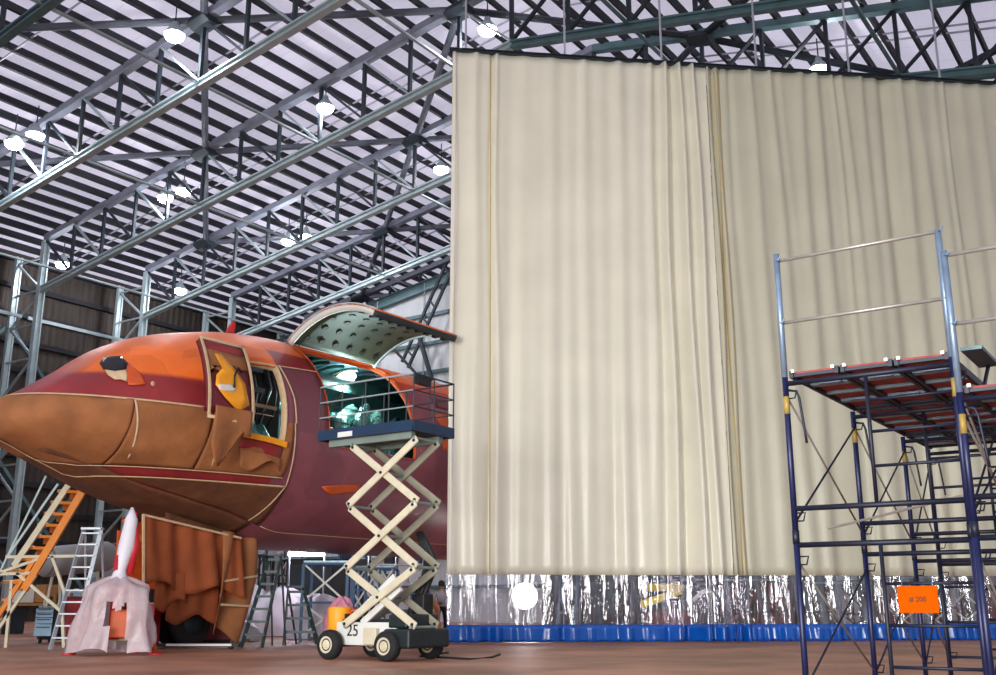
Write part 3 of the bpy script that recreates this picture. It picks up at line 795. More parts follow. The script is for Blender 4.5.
m = MB(); m.box((4.55, -2.98, 5.9), (.5, .1, .12)); m.box((4.55, -2.9, 6.4), (.5, .08, .1)); m.build('hinge_arm', 'steel_dark', door)
# sill, flap of paper under the opening
m = MB(); m.grid(lambda i, j: FU(4.5 + 1.25 * i, 101.2 + 3.0 * j, .07), 6, 3, .06); m.build('door_sill', 'yellow_orange', AIR)
patch('sill_panel', 'maroon', 4.5, 5.72, 104.5, 111.0, .03, 6, 6)
m = MB(); m.grid(lambda i, j: FU(4.52 + 1.22 * i, 110.5 + (8 - 4 * i + 3 * sin(i * 7)) * j, .06 + .22 * j * (1 - .5 * i)), 12, 8, .012); m.build('torn_paper', 'kraft', AIR, True)

# cargo door raised: an arc of the same radius swung up about its hinge line
def cargo_pt(s, x, off=0):
    # x 0 at the hinge, 1 at the free edge; hinge at y=-1.0,z=7.93
    Hn, Hz = 1.02, 7.93; En, Ez = 4.22, 8.30
    ch = V3((En - Hn, 0, Ez - Hz)); c = ch.length; half = asin(c / 2 / 2.82)
    mid = V3(((Hn + En) / 2, 0, (Hz + Ez) / 2)); up = V3((-ch.z, 0, ch.x)).normalized()
    cen = mid - up * (2.82 * cos(half)); a = half * (2 * x - 1)
    d = up * cos(a) + ch.normalized() * sin(a); p = cen + d * (2.82 + off)
    return V3((s, -p.x, p.z))
s0, s1 = CDn[0] + .03, CDn[1] - .03
m = MB(); m.grid(lambda i, j: cargo_pt(s0 + (s1 - s0) * i, j, -.05), 10, 20, .05); cdoor = m.build('cargo_door', 'orange_paint', AIR, True)
m = MB(); m.grid(lambda i, j: cargo_pt(s0 + .06 + (s1 - s0 - .12) * i, .02 + .84 * j, -.17), 10, 18, .02); m.build('door_lining', 'primer_green', cdoor, True)
for (sa, sb) in ((s0, s0 + .09), (s1 - .09, s1)):
    m = MB(); m.grid(lambda i, j: cargo_pt(sa + (sb - sa) * i, j, -.2 if sa > 9 else -.19), 1, 20, .21); m.build('door_edge_frame', 'frame_white' if sa < 9 else 'steel_grey', cdoor, True)
m = MB(); m.grid(lambda i, j: cargo_pt(s0 + .02 + (s1 - s0 - .04) * i, .86 + .15 * j, -.2), 6, 5, .17); m.build('door_lower_beam', 'steel_dark', cdoor, True)
for a in range(9):
    m = MB(); sx_ = s0 + .3 + a * .36; m.box(cargo_pt(sx_, .94, -.21), (.16, .25, .06)); m.build('door_latch', 'black', cdoor)
for a in range(6):
    for b_ in range(5):
        sx_ = s0 + .35 + a * .54 + (.2 if b_ % 2 else 0); xx = .12 + b_ * .16
        if sx_ > s1 - .15: continue
        P = cargo_pt(sx_, xx, -.2); Q = cargo_pt(sx_, xx, -.186)
        m = MB(); m.lathe(P, (Q - P), [(0, .09), (.02, .095)], 10); m.build('lining_hole', 'black', cdoor)
# small service door open in the crown behind, dark cap and red beacon
m = MB(); m.lathe((6.1, 0, 8.04), (.35, 0, 1), [(0, .12), (.2, .1), (.4, .04)], 8); m.build('blade_antenna', 'red', AIR)
m = MB(); m.path([FU(7.5, 12, .02), FU(7.5, 8, .2), FU(8.1, 8, .2), FU(8.1, 12, .02)], .02, 6); m.build('roof_handle', 'steel_dark', AIR)
poly_patch('masked_window', [(11.9, 51), (13.2, 51), (13.2, 60), (11.9, 60)], 'red_dark', .02)
poly_patch('primer_patch', [(11.7, 66), (12.5, 62), (12.6, 84), (11.8, 88)], 'orange_dark', .02)
poly_patch('primer_patch', [(7.3, 118), (8.6, 114), (8.7, 118), (7.7, 122)], 'orange_dark', .02)
# belly fairing edge lines
tape(6.3, 14, 150, 150, .02, .02)

# nose gear bay, leg, doors, wheels, all wrapped
def AL(s, n_, z): return V3((s + .75, -n_, z))
m = MB(); m.tube(AL(4.25, 0, 3.2), AL(4.5, 0, .55), .14, 14); m.tube(AL(4.5, 0, 1.5), AL(4.52, 0, .5), .1, 12); leg = m.build('nose_gear_leg', 'kraft_orange', AIR, True)
m = MB(); m.tube(AL(2.6, 0, 2.95), AL(4.45, 0, 1.5), .07, 8); m.build('drag_strut', 'orange_dark', leg, True)
for y in (-.32, .32):
    m = MB(); m.lathe(AL(4.5, y - .14, .58), (0, -1, 0), [(0, .36), (.02, .5), (.08, .565), (.14, .575), (.2, .565), (.26, .5), (.28, .36)], 28); w = m.build('nose_wheel', 'black_rubber', AIR, True)
    m = MB(); m.lathe(AL(4.5, y - .17, .58), (0, -1, 0), [(0, .1), (.0, .3), (.34, .3), (.34, .1)], 20); m.build('hub', 'steel_dark', w, True)
m = MB(); m.tube(AL(4.5, -.4, .58), AL(4.5, .4, .58), .07, 10); m.build('axle', 'steel_dark', leg)
for y in (-.62, .62):
    m = MB(); m.grid(lambda i, j: AL(3.2 + 2.1 * i, (y + (.12 if y > 0 else -.12) * j), 3.0 - .30 * i - 1.5 * j), 6, 6, .05); m.build('gear_door', 'orange_dark', AIR)
m = MB(); m.grid(lambda i, j: AL(1.95 + .55 * i, .75 + .05 * j, 2.62 - .05 * i - .75 * j), 4, 4, .05); m.build('gear_door', 'orange_dark', AIR)
# big drape of kraft paper in front of the wheels
def dr(i, j):
    s = 2.35 + 2.95 * i + .12 * j; top = 3.0 - .40 * i; bot = 1.42 - .15 * i + .12 * sin(i * 11)
    return AL(s, 1.02 + .09 * sin(i * 13) * (.3 + j) + .12 * j + .05 * sin(i * 31), top + (bot - top) * j)
m = MB(); m.grid(dr, 40, 12, .012); m.build('paper_drape', 'kraft_orange', AIR, True)
m = MB(); m.grid(lambda i, j: AL(2.9 + .85 * i, 1.0 + .06 * sin(i * 9), 1.72 - (.75 + .15 * sin(i * 6)) * j), 12, 6, .012); m.build('paper_drape', 'kraft_orange', AIR, True)
def dr2(i, j):
    s = 4.72 + 1.18 * i + .22 * sin(j * pi) * i - .1 * j; return AL(s, 1.0 + .16 * sin(i * 8 + j * 3) - .25 * i, 2.75 - .1 * i - 2.45 * j + .18 * sin(i * 7) * j)
m = MB(); m.grid(dr2, 24, 20, .012); m.build('paper_drape', 'kraft', AIR, True)
m = MB(); m.grid(lambda i, j: AL(3.35 + 1.5 * i, .86 + .05 * sin(i * 15), 1.65 - (1.0 + .12 * sin(i * 8)) * j), 18, 8, .012); m.build('paper_drape', 'kraft_orange', AIR, True)
m = MB(); m.grid(lambda i, j: AL(3.1 + 2.2 * i, .9 - .2 * i, 3.1 - .35 * i - .4 * j), 10, 4, .012); m.build('paper_drape', 'kraft_dark', AIR, True)
for (a, b_) in (((2.38, 1.08, 2.98), (5.25, 1.08, 2.6)), ((2.36, 1.1, 3.0), (2.44, 1.2, 1.45)), ((4.8, 1.1, 1.55), (5.95, .95, 1.7)), ((4.75, 1.1, 1.0), (5.9, 1.0, .95))):
    m = MB(); m.bar(AL(*a), AL(*b_), .05, .05); m.build('masking_tape', 'tape', AIR)
place(AIR, (-10.8, 22.1, 0), radians(90 - 36))
# ================================================================== scissor lift (local x along the deck towards the viewer's right, y away)
t = LIFT = thing('scissor_lift', 'white scissor lift with blue railed deck raised in front of the cargo door', 'lift')
x0, x1, yw = -1.95, .5, 1.27
m = MB(); m.box((-.72, .64, .47), (1.55, .95, .42)); ch = m.build('chassis', 'white_paint', t, bevel=.02)
m = MB(); m.box((-.5, .12, .43), (.32, .1, .3)); m.build('battery_box', 'cream_paint', t, bevel=.015)
m = MB(); m.box((.18, .62, .40), (.62, 1.2, .34)); m.box((.1, .62, .7), (.45, .95, .25)); m.build('engine_cover', 'dark_green', t, bevel=.04)
M = Matrix.Translation((-1.0, .158, .52)) @ Matrix.Rotation(pi / 2, 4, 'X')
text('number_marking', '25', .3, 'ink', ch, M)
m = MB(); m.box((-.72, .64, .70), (1.5, .8, .06)); m.build('chassis_deck', 'black', t)
for (wx, wy) in ((-1.41, 0), (0, 0), (-1.41, yw), (0, yw)):
    m = MB(); m.lathe((wx, wy + .11, .27), (0, -1, 0), [(0, .17), (.01, .23), (.04, .265), (.11, .275), (.18, .265), (.21, .23), (.22, .17)], 28); w = m.build('wheel', 'black_rubber', t, True)
    m = MB(); m.lathe((wx, wy - .085, .27), (0, -1, 0), [(-.1, .1), (.0, .15), (.035, .155), (.038, .13), (.022, .11), (.03, .06), (.045, .05)], 24); m.build('rim', 'cream_paint', w)
m = MB(); m.tube((-1.41, 0, .27), (-1.41, yw, .27), .05); m.tube((0, 0, .27), (0, yw, .27), .05); m.build('axle', 'black', t)
m = MB(); m.lathe((-1.52, .35, .5), (0, 0, 1), [(0, .2), (.03, .22), (.42, .22), (.46, .2)], 20); m.build('fuel_tank', 'yellow_orange', t, True)
m = MB(); m.lathe((-1.22, .5, .5), (0, 0, 1), [(0, .13), (.03, .14), (.38, .14), (.42, .1)], 16); m.build('fuel_tank', 'orange_dark', t, True)
m = MB(); m.box((-1.2, .22, .68), (.07, .07, .3)); m.box((-1.05, .22, .7), (.05, .05, .34)); m.build('hose_guard', 'black', t)
zs = [.60, 1.66, 2.84, 4.04]; xa, xb = -1.13, .46
for si, (y, w) in enumerate(((.1, .085), (.76, .085))):
    for k in range(3):
        for d in (0, 1):
            p = (xa, y + (.06 if d else 0), zs[k] + .05); q = (xb, y + (.06 if d else 0), zs[k+1] - .05)
            if d: p = (xa, p[1], zs[k+1] - .05); q = (xb, q[1], zs[k] + .05)
            m = MB(); P, Q = V3(p), V3(q); dd = (Q - P).normalized()
            m.bar(P - dd * .07, Q + dd * .07, .055, .15, up=(0, 1, 0) if False else None)
            arm = m.build('scissor_arm', 'cream_paint' if si == 0 else 'arm_grey', t, bevel=.03)
            m = MB()
            for e in (P, Q, (P + Q) / 2):
                m = MB(); m.lathe(e + V3((0, -.05, 0)), (0, 1, 0), [(0, .028), (.1, .028)], 10); m.build('pivot_pin', 'black', arm)
for k in range(4):
    for xx in (xa, xb):
        m = MB(); m.tube((xx, .07, zs[k]), (xx, .86, zs[k]), .028, 8); m.build('cross_tube', 'green_grey', t)
for k in range(3):
    m = MB(); m.tube(((xa+xb)/2, .1, (zs[k]+zs[k+1])/2), ((xa+xb)/2, .86, (zs[k]+zs[k+1])/2), .03, 8); m.build('cross_tube', 'green_grey', t)
# lower pair of light bars with a dark guard between them
m = MB(); m.bar((xa - .02, .24, .66), (-.05, .24, 1.5), .06, .13); m.build('lift_cylinder', 'white_paint', t)
m = MB(); m.bar((xa + .32, .22, .66), (.1, .22, 1.3), .06, .12); m.build('lift_cylinder', 'white_paint', t)
m = MB(); m.bar((xa + .16, .3, .66), (-.02, .3, 1.38), .03, .16); g = m.build('cylinder_guard', 'black', t)
for q in range(5):
    s = .12 + q * .17; c = V3((xa + .16, .27, .66)).lerp(V3((-.02, .27, 1.38)), s); m = MB(); b = len(m.v)
    for (dx, dz) in ((-.05, -.075), (.07, .0), (.0, .07)):
        for dy in (0, .01): m.v.append(c + V3((dx, dy, dz)))
    m.f = [(0, 2, 4), (1, 5, 3), (0, 1, 3, 2), (2, 3, 5, 4), (4, 5, 1, 0)]; m.build('guard_plate', 'white_paint', g)
for dq in (0, .09, .18):
    m = MB(); m.path([(-.15 + dq, .95, .8), (-.12 + dq, .95, 1.15), (.08 + dq, .95, 1.55), (.12 + dq, .95, 1.85), (.0 + dq * .6, .95, 2.15), (-.1 + dq * .4, .95, 2.35)], .055, 8); m.build('hydraulic_hose', 'black', t, True)
m = MB(); m.box((.0, 1.0, 1.0), (.3, .3, .4)); m.build('control_box', 'black', t, bevel=.03)
# deck
dz = 4.18; da, db = -1.93, .49
m = MB(); m.box(((da+db)/2, .63, dz + .04), (db - da, 1.27, .05)); m.build('deck_plate', 'steel_dark', t)
for (c, d) in ((((da+db)/2, 0, dz + .09), (db-da, .05, .2)), (((da+db)/2, 1.26, dz + .09), (db-da, .05, .2)), ((da, .63, dz + .09), (.05, 1.27, .2)), ((db, .63, dz + .09), (.05, 1.27, .2))):
    m = MB(); m.box(c, d); m.build('toe_board', 'lift_blue', t)
m = MB(); m.box((-1.2, -.03, dz + .06), (.38, .01, .1)); m.build('data_plate', 'frame_white', t)
m = MB(); m.box(((da+db)/2, .2, dz - .06), (db-da-.3, .12, .14)); m.box(((da+db)/2, 1.06, dz - .06), (db-da-.3, .12, .14)); m.build('deck_subframe', 'green_grey', t)
for zz in (.45, .76, 1.08):
    pts = [(da, 0), (db, 0), (db, 1.26), (da, 1.26)]
    for a in range(4):
        p, q = pts[a], pts[(a+1) % 4]
        zp = dz + zz
        m = MB(); m.tube((p[0], p[1], zp), (q[0], q[1], zp), .013 if zz < 1 else .017, 6); m.build('guard_rail', 'steel_dark' if a != 0 else 'steel_grey', t)
for (px, py) in ((da, 0), (-1.33, 0), (-.72, 0), (-.12, 0), (db, 0), (db, .63), (db, 1.26), (-.12, 1.26), (-.72, 1.26), (-1.33, 1.26), (da, 1.26), (da, .63)):
    m = MB(); m.tube((px, py, dz + .1), (px, py, dz + 1.08), .014, 6); m.build('rail_post', 'steel_dark', t)
m = MB(); m.box((db - .02, .3, dz + .98), (.1, .4, .16)); m.build('control_panel', 'black', t)
place(t, (-2.0, 19.6, 0), RV)

# ================================================================== scaffold towers (local x = HV, y = HU)
def tower(name, label, x0, w, zt, ys, guard, side_frames=(0, 1)):
    t = thing(name, label, 'scaffold', 'blue scaffold towers at the right')
    zj = 1.56
    for fi, y in enumerate(ys):
        for si, xx in enumerate((x0, x0 + w)):
            m = MB(); m.tube((xx, y, 0), (xx, y, zj), .027, 10); m.build('standard', 'scaf_blue', t, True)
            m = MB(); m.tube((xx, y, zj), (xx, y, zt), .027, 10); m.build('standard', 'scaf_blue', t, True)
            m = MB(); m.tube((xx, y, zj - .04), (xx, y, zj + .08), .031, 10); m.build('collar', 'scaf_dark', t, True)
            m = MB(); m.tube((xx, y, zt - .34), (xx, y, zt - .18), .028, 10); m.build('painted_band', 'yellow_band', t, True)
            m = MB(); m.lathe((xx, y, 0), (0, 0, 1), [(0, .08), (.012, .08), (.014, .02), (.1, .02)], 12); m.build('base_plate', 'galv', t)
        for z in (zj - .05, zj + .27, zt - .06):
            m = MB(); m.tube((x0, y, z), (x0 + w, y, z), .024, 8); m.build('ledger', 'scaf_dark', t, True)
        xi = x0 + w * .5
        m = MB(); m.tube((xi, y, .12), (xi, y, zj - .05), .018, 8); m.build('inner_standard', 'scaf_dark', t, True)
        m = MB(); m.tube((xi, y, zj + .27), (xi, y, zt - .06), .018, 8); m.build('inner_standard', 'scaf_dark', t, True)
        for z in (.2, .5, .83, 1.17, zj + .6, zj + .9, zj + 1.18):
            if z > zt - .1: continue
            m = MB(); m.tube((xi, y, z), (x0 + w, y, z), .015, 6); m.build('rung', 'scaf_dark', t, True)
        m = MB(); m.path([(x0 + .02, y, zt - .12), (x0 + .1, y, zt - .14), (x0 + .12, y, zt - .2), (x0 + .15, y, zt - .5), (x0 + .16, y, zt - .62)], .012, 6); m.build('corner_gusset', 'scaf_dark', t, True)
    for xx in (x0, x0 + w):
        for a in range(len(ys) - 1):
            ya, yb = ys[a], ys[a+1]
            for (za, zb) in ((zt - .18, zj + .18), (zj - .2, .35)):
                m = MB(); m.tube((xx, ya + .03, za), (xx, yb - .03, zb), .011, 6); m.build('cross_brace', 'galv_warm', t, True)
                m = MB(); m.tube((xx + .015, ya + .03, zb), (xx + .015, yb - .03, za), .011, 6); m.build('cross_brace', 'scaf_dark', t, True)
                for (yy, zz) in ((ya, za), (yb, zb), (ya, zb), (yb, za)):
                    m = MB(); m.path([(xx + .03, yy, zz + .05), (xx + .1, yy, zz + .05), (xx + .08, yy, zz - .02), (xx + .03, yy, zz - .02)], .008, 5); m.build('brace_lock', 'scaf_dark', t)
    # guard rails above the deck on the near side
    for (gx, gh) in guard['posts']:
        m = MB(); m.tube((gx, 0, zt), (gx + guard.get('lean', 0), 0, zt + gh), .028, 10); p_ = m.build('guard_post', 'galv', t, True)
        for z in guard['z']:
            m = MB(); m.path([(gx, -.02, z - .0), (gx + .03, -.05, z - .01), (gx + .05, -.04, z + .03)], .008, 5); m.build('rail_hook', 'galv', p_)
    for z in guard['z']:
        (a, _), (b, _) = guard['posts'][0], guard['posts'][-1]
        m = MB(); m.tube((a, 0, z), (b, 0, z), .017, 8); m.build('guard_rail', 'galv_warm', t, True)
    return t
def deck_plank(label):
    t = thing('deck_plank', label, 'plank', 'plywood deck planks of the scaffold towers')
    return t
def make_plank(label, L_, w):
    t = thing('deck_plank', label, 'plank', 'plywood deck planks of the scaffold towers')
    m = MB(); m.box((0, L_/2, .03), (w - .06, L_ - .06, .018)); m.build('plywood', 'ply_red', t)
    for xx in (-w/2 + .025, w/2 - .025):
        m = MB(); m.box((xx, L_/2, .015), (.035, L_ - .02, .065)); m.build('side_rail', 'scaf_dark', t)
    for q in range(5):
        y = .06 + q * (L_ - .12) / 4
        m = MB(); m.box((0, y, .008), (w - .08, .06 + .05 * (q % 2), .03)); m.build('cross_bar', 'plank_alu' if 0 < q < 4 else 'scaf_dark', t)
        if q in (1, 3):
            m = MB(); m.box((.02, y - .1, -.01), (w * .45, .07, .012)); m.build('fixing_plate', 'galv', t)
    for xx in (-w/2 + .05, w/2 - .05):
        for yy in (.0, L_ - .0):
            m = MB(); m.box((xx, yy, .04), (.03, .04, .03)); m.build('hook', 'frame_white', t)
    return t
ROT = RV
ys = [0, 2.13, 4.26, 5.6]
S0 = V3((2.65, 9.4, 0))
T1 = tower('scaffold_tower', 'left blue scaffold tower with the higher plank deck and bare guard rail', 0, 1.45, 3.03, ys,
           {'posts': [(0, 1.2), (1.45, 1.14)], 'z': (4.16, 3.55)})
place(T1, S0, ROT)
T2 = tower('scaffold_tower', 'right blue scaffold tower with the lower deck, cut off at the right edge', 1.52, 1.45, 2.68, ys,
           {'posts': [(1.52, 1.22), (2.97, 1.22)], 'z': (3.86, 3.26)})
place(T2, S0 - HU * .22, ROT)
colw = ['left', 'middle', 'right']; roww = ['nearest', 'second', 'third']
for (xs, w, z, tl) in ((0, 1.45, 3.035, 'upper left deck'), (1.52, 1.45, 2.685, 'lower right deck')):
    for r in range(3):
        L_ = ys[r+1] - ys[r] - .06
        for c in range(3):
            if tl.startswith('lower') and False: continue
            lb = 'dark red plywood deck plank, %s in the %s row of the %s' % (colw[c], roww[r], tl)
            pk = make_plank(lb, L_, .465)
            loc = S0 + HV * (xs + .02 + .47 * (c + .5)) + HU * (ys[r] + .03 - (.22 if xs else 0)) + UP * (z + .01)
            place(pk, loc, ROT)
# short bracket plank end sticking past the right post, rear rail
t = thing('toe_plank', 'short grey plank end poking past the tall guard post above the lower deck', 'plank')
m = MB(); m.box((1.6, .45, 3.10), (.17, .8, .03)); m.build('board', 'steel_teal', t)
m = MB(); m.path([(1.62, .3, 2.76), (1.62, .32, 2.8), (1.6, .8, 3.08)], .018, 6); m.build('bracket', 'scaf_dark', t)
place(t, S0, ROT)
m = MB(); m.tube((.05, .8, 1.70), (1.38, .3, 1.9), .012, 6); m.build('loose_brace', 'galv_warm', T1)
# orange tag board on the ladder frame
t = thing('tag_board', 'orange scaffold tag board reading # 200 hung on the ladder frame', 'sign')
m = MB(); m.box((1.0, -.06, 1.04), (.315, .012, .215)); bd = m.build('board', 'orange_sign', t)
m = MB(); m.path([(.88, -.06, 1.14), (.88, -.03, 1.21), (.88, -.02, 1.2)], .004, 5); m.path([(1.12, -.06, 1.14), (1.12, -.03, 1.21), (1.12, -.02, 1.2)], .004, 5); m.build('hook', 'galv', t)
text('lettering', '# 200', .058, 'ink', bd, Matrix.Translation((1.0, -.07, 1.04)) @ Matrix.Rotation(pi / 2, 4, 'X'), .001)
place(t, S0, ROT)

# ================================================================== left foreground group
def wbox(name, m, par, c, d, rz=RV, bev=0):
    b = MB(); b.box(c, d, Matrix.Rotation(rz, 3, 'Z')); return b.build(name, m, par, bevel=bev)
# yellow-treaded access stair
t = thing('access_stair', 'cream framed access stair with orange treads rising towards the nose', 'stairs')
Y0 = 26.0
def sp2(x, y, d=0): return at(x, y, Y0 + d)
for d in (0, 1.0):
    for (a, b, w, mt) in (((24, 590), (86, 486), .16, 'stair_orange'), ((-8, 626), (34, 560), .1, 'stair_orange'), ((14, 566), (72, 480), .13, 'cream_paint'), ((8, 556), (58, 484), .05, 'steel_bright'), ((-4, 580), (46, 476), .04, 'steel_bright')):
        m = MB(); m.bar(sp2(*a, d), sp2(*b, d), w * .6, w * 1.1); m.build('stringer' if w > .09 else 'hand_rail', mt, t)
for q in range(9):
    s = (q + .3) / 9; a = sp2(24, 586, 0).lerp(sp2(84, 484, 0), s); b = sp2(24, 586, 1.0).lerp(sp2(84, 484, 1.0), s)
    o_ = V3((-.32, 0, 0)); m = MB(); m.bar(a + o_ * .4, b + o_ * 1.2, .36, .07); tr_ = m.build('tread', 'stair_orange', t)
    m = MB(); m.bar(a + o_ * .4 + V3((-.17, -.03, .02)), b + o_ * 1.2 + V3((-.17, 0, .02)), .04, .07); m.build('nosing', 'frame_white', tr_)
    m = MB(); m.bar(a + o_ * .4 + V3((.16, 0, -.1)), b + o_ * 1.2 + V3((.16, 0, -.1)), .03, .18); m.build('riser', 'stair_orange', tr_)
for q in range(6):
    s = (q + .5) / 6; a = sp2(-8, 624).lerp(sp2(30, 566), s); b = sp2(-8, 624, 1).lerp(sp2(30, 566, 1), s)
    m = MB(); m.bar(a, b, .28, .05); m.build('tread', 'stair_orange', t)
for d in (0, 1.0):
    for (a, b) in (((-4, 574), (50, 555)), ((6, 557), (80, 556)), ((52, 556), (66, 596)), ((17, 573), (62, 612)), ((-14, 640), (36, 575)), ((12, 580), (6, 643)), ((62, 606), (64, 643)), ((0, 574), (34, 573))):
        if b[1] >= 640 or a[1] >= 640:
            lo_, hi_ = (a, b) if a[1] > b[1] else (b, a)
            P = flr(lo_[0], Y0 + d); Q = sp2(*hi_, d)
        else: P, Q = sp2(*a, d), sp2(*b, d)
        m = MB(); m.bar(P, Q, .07, .07); m.build('support_strut', 'cream_paint', t)
for (x, y) in ((38, 572), (50, 556), (20, 572)):
    m = MB(); m.bar(sp2(x, y, 0), sp2(x, y, 1.0), .06); m.build('cross_strut', 'stair_orange', t)
rebase(t, flr(30, Y0))
# white gusset box at the stair head, pale cart and tank behind
t = thing('white_tank', 'long white cylindrical tank lying on a trestle behind the access stair', 'tank')
A, B = at(38, 556, 30), at(72, 560, 30.5)
A, B = at(45, 562, 30), at(108, 556, 30.8)
d_ = (B - A).normalized(); m = MB(); m.lathe(A - d_ * .3, d_, [(0, .05), (.06, .28), (.25, .42), (.3 + (B-A).length, .42), (.5 + (B-A).length, .28), (.56 + (B-A).length, .05)], 24); m.build('vessel', 'wall_pale', t, True)
for s in (.2, .8):
    P = A.lerp(B, s)
    for dx in (-.3, .3):
        m = MB(); m.bar((P.x + dx, P.y, 0), (P.x + dx * .3, P.y, P.z - .3), .07); m.build('trestle_leg', 'cream_paint', t)
rebase(t, V3((A.x, A.y, 0)))
# white aluminium stepladder leaning left of the wrapped jack
def stepladder(name, label, bl, br, tl, tr, Y, n, m_, rear=True, group=None, treadw=.09, depth=.9):
    """bl.. are pixel corners of the front frame; base on the floor at distance Y"""
    t = thing(name, label, 'ladder', group)
    Pbl, Pbr = flr(bl, Y), flr(br, Y); Ptl, Ptr = at(tl[0], tl[1], Y + depth * .55), at(tr[0], tr[1], Y + depth * .55)
    for a, b in ((Pbl, Ptl), (Pbr, Ptr)):
        m = MB(); m.bar(a, b, .035, .09); m.build('side_rail', m_, t)
    for q in range(1, n + 1):
        s = q / (n + .3); a, b = Pbl.lerp(Ptl, s), Pbr.lerp(Ptr, s)
        m = MB(); m.bar(a, b, .13, .035 if treadw < .1 else .06); m.build('step', m_ if n < 12 else m_, t)
    m = MB(); m.bar(Ptl + V3((-.03, 0, .03)), Ptr + V3((.03, 0, .03)), .25, .05); m.build('top_cap', m_, t)
    if rear:
        for a, b in ((Pbl, Ptl), (Pbr, Ptr)):
            foot = V3((b.x + (a.x - b.x) * .25 + .15, Y + depth * 1.3, 0)); m = MB(); m.bar(foot, b + V3((0, .08, -.05)), .03, .06); m.build('rear_leg', m_, t)
        fa = V3((Pbl.x, 0, 0))
    rebase(t, Pbl.lerp(Pbr, .5)); return t
stepladder('stepladder', 'white aluminium stepladder standing left of the plastic-wrapped jack', 50, 72, (84, 530), (101, 530), 24.6, 10, 'alu')
# tool trolley
t = thing('tool_trolley', 'tool trolley with pale blue drawers under the access stair', 'trolley')
P = flr(50, 28.9)
wbox('body', 'black', t, P + V3((.1, .2, .5)), (.95, .6, .82))
for q, (zz, hh) in enumerate(((.84, .1), (.72, .1), (.58, .14), (.34, .3))):
    dw = MB(); dw.box(P + V3((-.17, -.13, zz)), (.5, .03, hh), Matrix.Rotation(RV * .3, 3, 'Z')); dd = dw.build('drawer', 'blue_pale', t)
    hb = MB(); hb.box(P + V3((-.17, -.16, zz + hh * .25)), (.4, .02, .02), Matrix.Rotation(RV * .3, 3, 'Z')); hb.build('handle', 'steel_dark', dd)
for (dx, dy) in ((-.3, 0), (.45, 0), (-.2, .4), (.5, .4)):
    m = MB(); m.lathe(P + V3((dx, dy, .07)), (1, 0, 0), [(0, .07), (.05, .07)], 12); m.build('castor', 'black_rubber', t)
wbox('top_tray', 'steel_grey', t, P + V3((.1, .2, .94)), (1.0, .65, .04))
for q in range(7):
    m = MB(); a = P + V3((-.3 + q * .13, .1 + .05 * (q % 3), .96)); m.tube(a, a + V3((.02 * (q % 2), 0, .16 + .09 * (q % 3))), .03 + .012 * (q % 2), 8)
    tag(m.build('spray_can', ['frame_white', 'steel_dark', 'wood'][q % 3], None), ['white spray can standing on the tool trolley', 'dark canister standing on the tool trolley', 'brown canister standing on the tool trolley'][q % 3], 'can', 'cans on the tool trolley')
rebase(t, P)
t = thing('coiled_hose', 'white hose coil heaped on the tool trolley top', 'hose')
m = MB(); m.path([P + V3((.42 + .2 * cos(a), .38, 1.2 + .2 * sin(a))) for a in [i * .45 for i in range(16)]], .03, 6); m.build('coil', 'frame_white', t, True)
m = MB(); m.tube(P + V3((.42, .38, .965)), P + V3((.42, .38, 1.05)), .1, 10); m.build('stand', 'steel_dark', t); rebase(t, P + V3((.35, .25, .96)))
t = thing('red_cabinet', 'dark red steel cabinet on low feet right of the tool trolley', 'cabinet')
P = flr(82, 27.6); wbox('body', 'red_dark', t, P + V3((0, .3, .68)), (1.05, .7, 1.05), RV * .3, .02)
wbox('door', 'maroon', t, P + V3((0, -.07, .72)), (.95, .03, .8), RV * .3)
for dx in (-.4, .4):
    wbox('foot', 'frame_white', t, P + V3((dx, .25, .08)), (.1, .4, .16))
rebase(t, P)
# background shelving against the left wall
t = thing('workbench', 'long shadowed workbench behind the access stair', 'bench')
P = flr(70, 36); wbox('top', 'wood', t, P + V3((0, 0, 1.0)), (8, 1, .08))
for dx in (-3.4, -1.2, 1.2, 3.4): wbox('leg', 'steel_dark', t, P + Matrix.Rotation(RV, 3, 'Z') @ V3((dx, 0, .48)), (.1, .8, .96))
rebase(t, P)
cc = [('frame_white', 'white carton on the long workbench', .5), ('wood', 'brown carton on the long workbench', .6), ('blue_pale', 'pale blue bin on the long workbench', .4), ('red', 'red bin on the long workbench', .3), ('black', 'black case on the long workbench', .5)]
for q, (mm, lb, h) in enumerate(cc):
    c = P + Matrix.Rotation(RV, 3, 'Z') @ V3((-3 + 1.4 * q, 0, 1.06 + h / 2)); m = MB(); m.box(c, (.6, .5, h), Matrix.Rotation(RV, 3, 'Z')); tag(m.build('storage_box', mm, None, bevel=.02), lb, 'box')
t = thing('wing_dock', 'pale boarded dock panel low behind the stepladder', 'dock')
for q in range(3):
    a = hp(-30 + q * 2.2, 4, 0); wbox('panel', 'wall_pale', t, a + UP * 3.1, (2.1, .1, 1.3)); wbox('post', 'steel_grey', t, a + UP * 1.6, (.12, .12, 3.2))
rebase(t, hp(-30, 4))

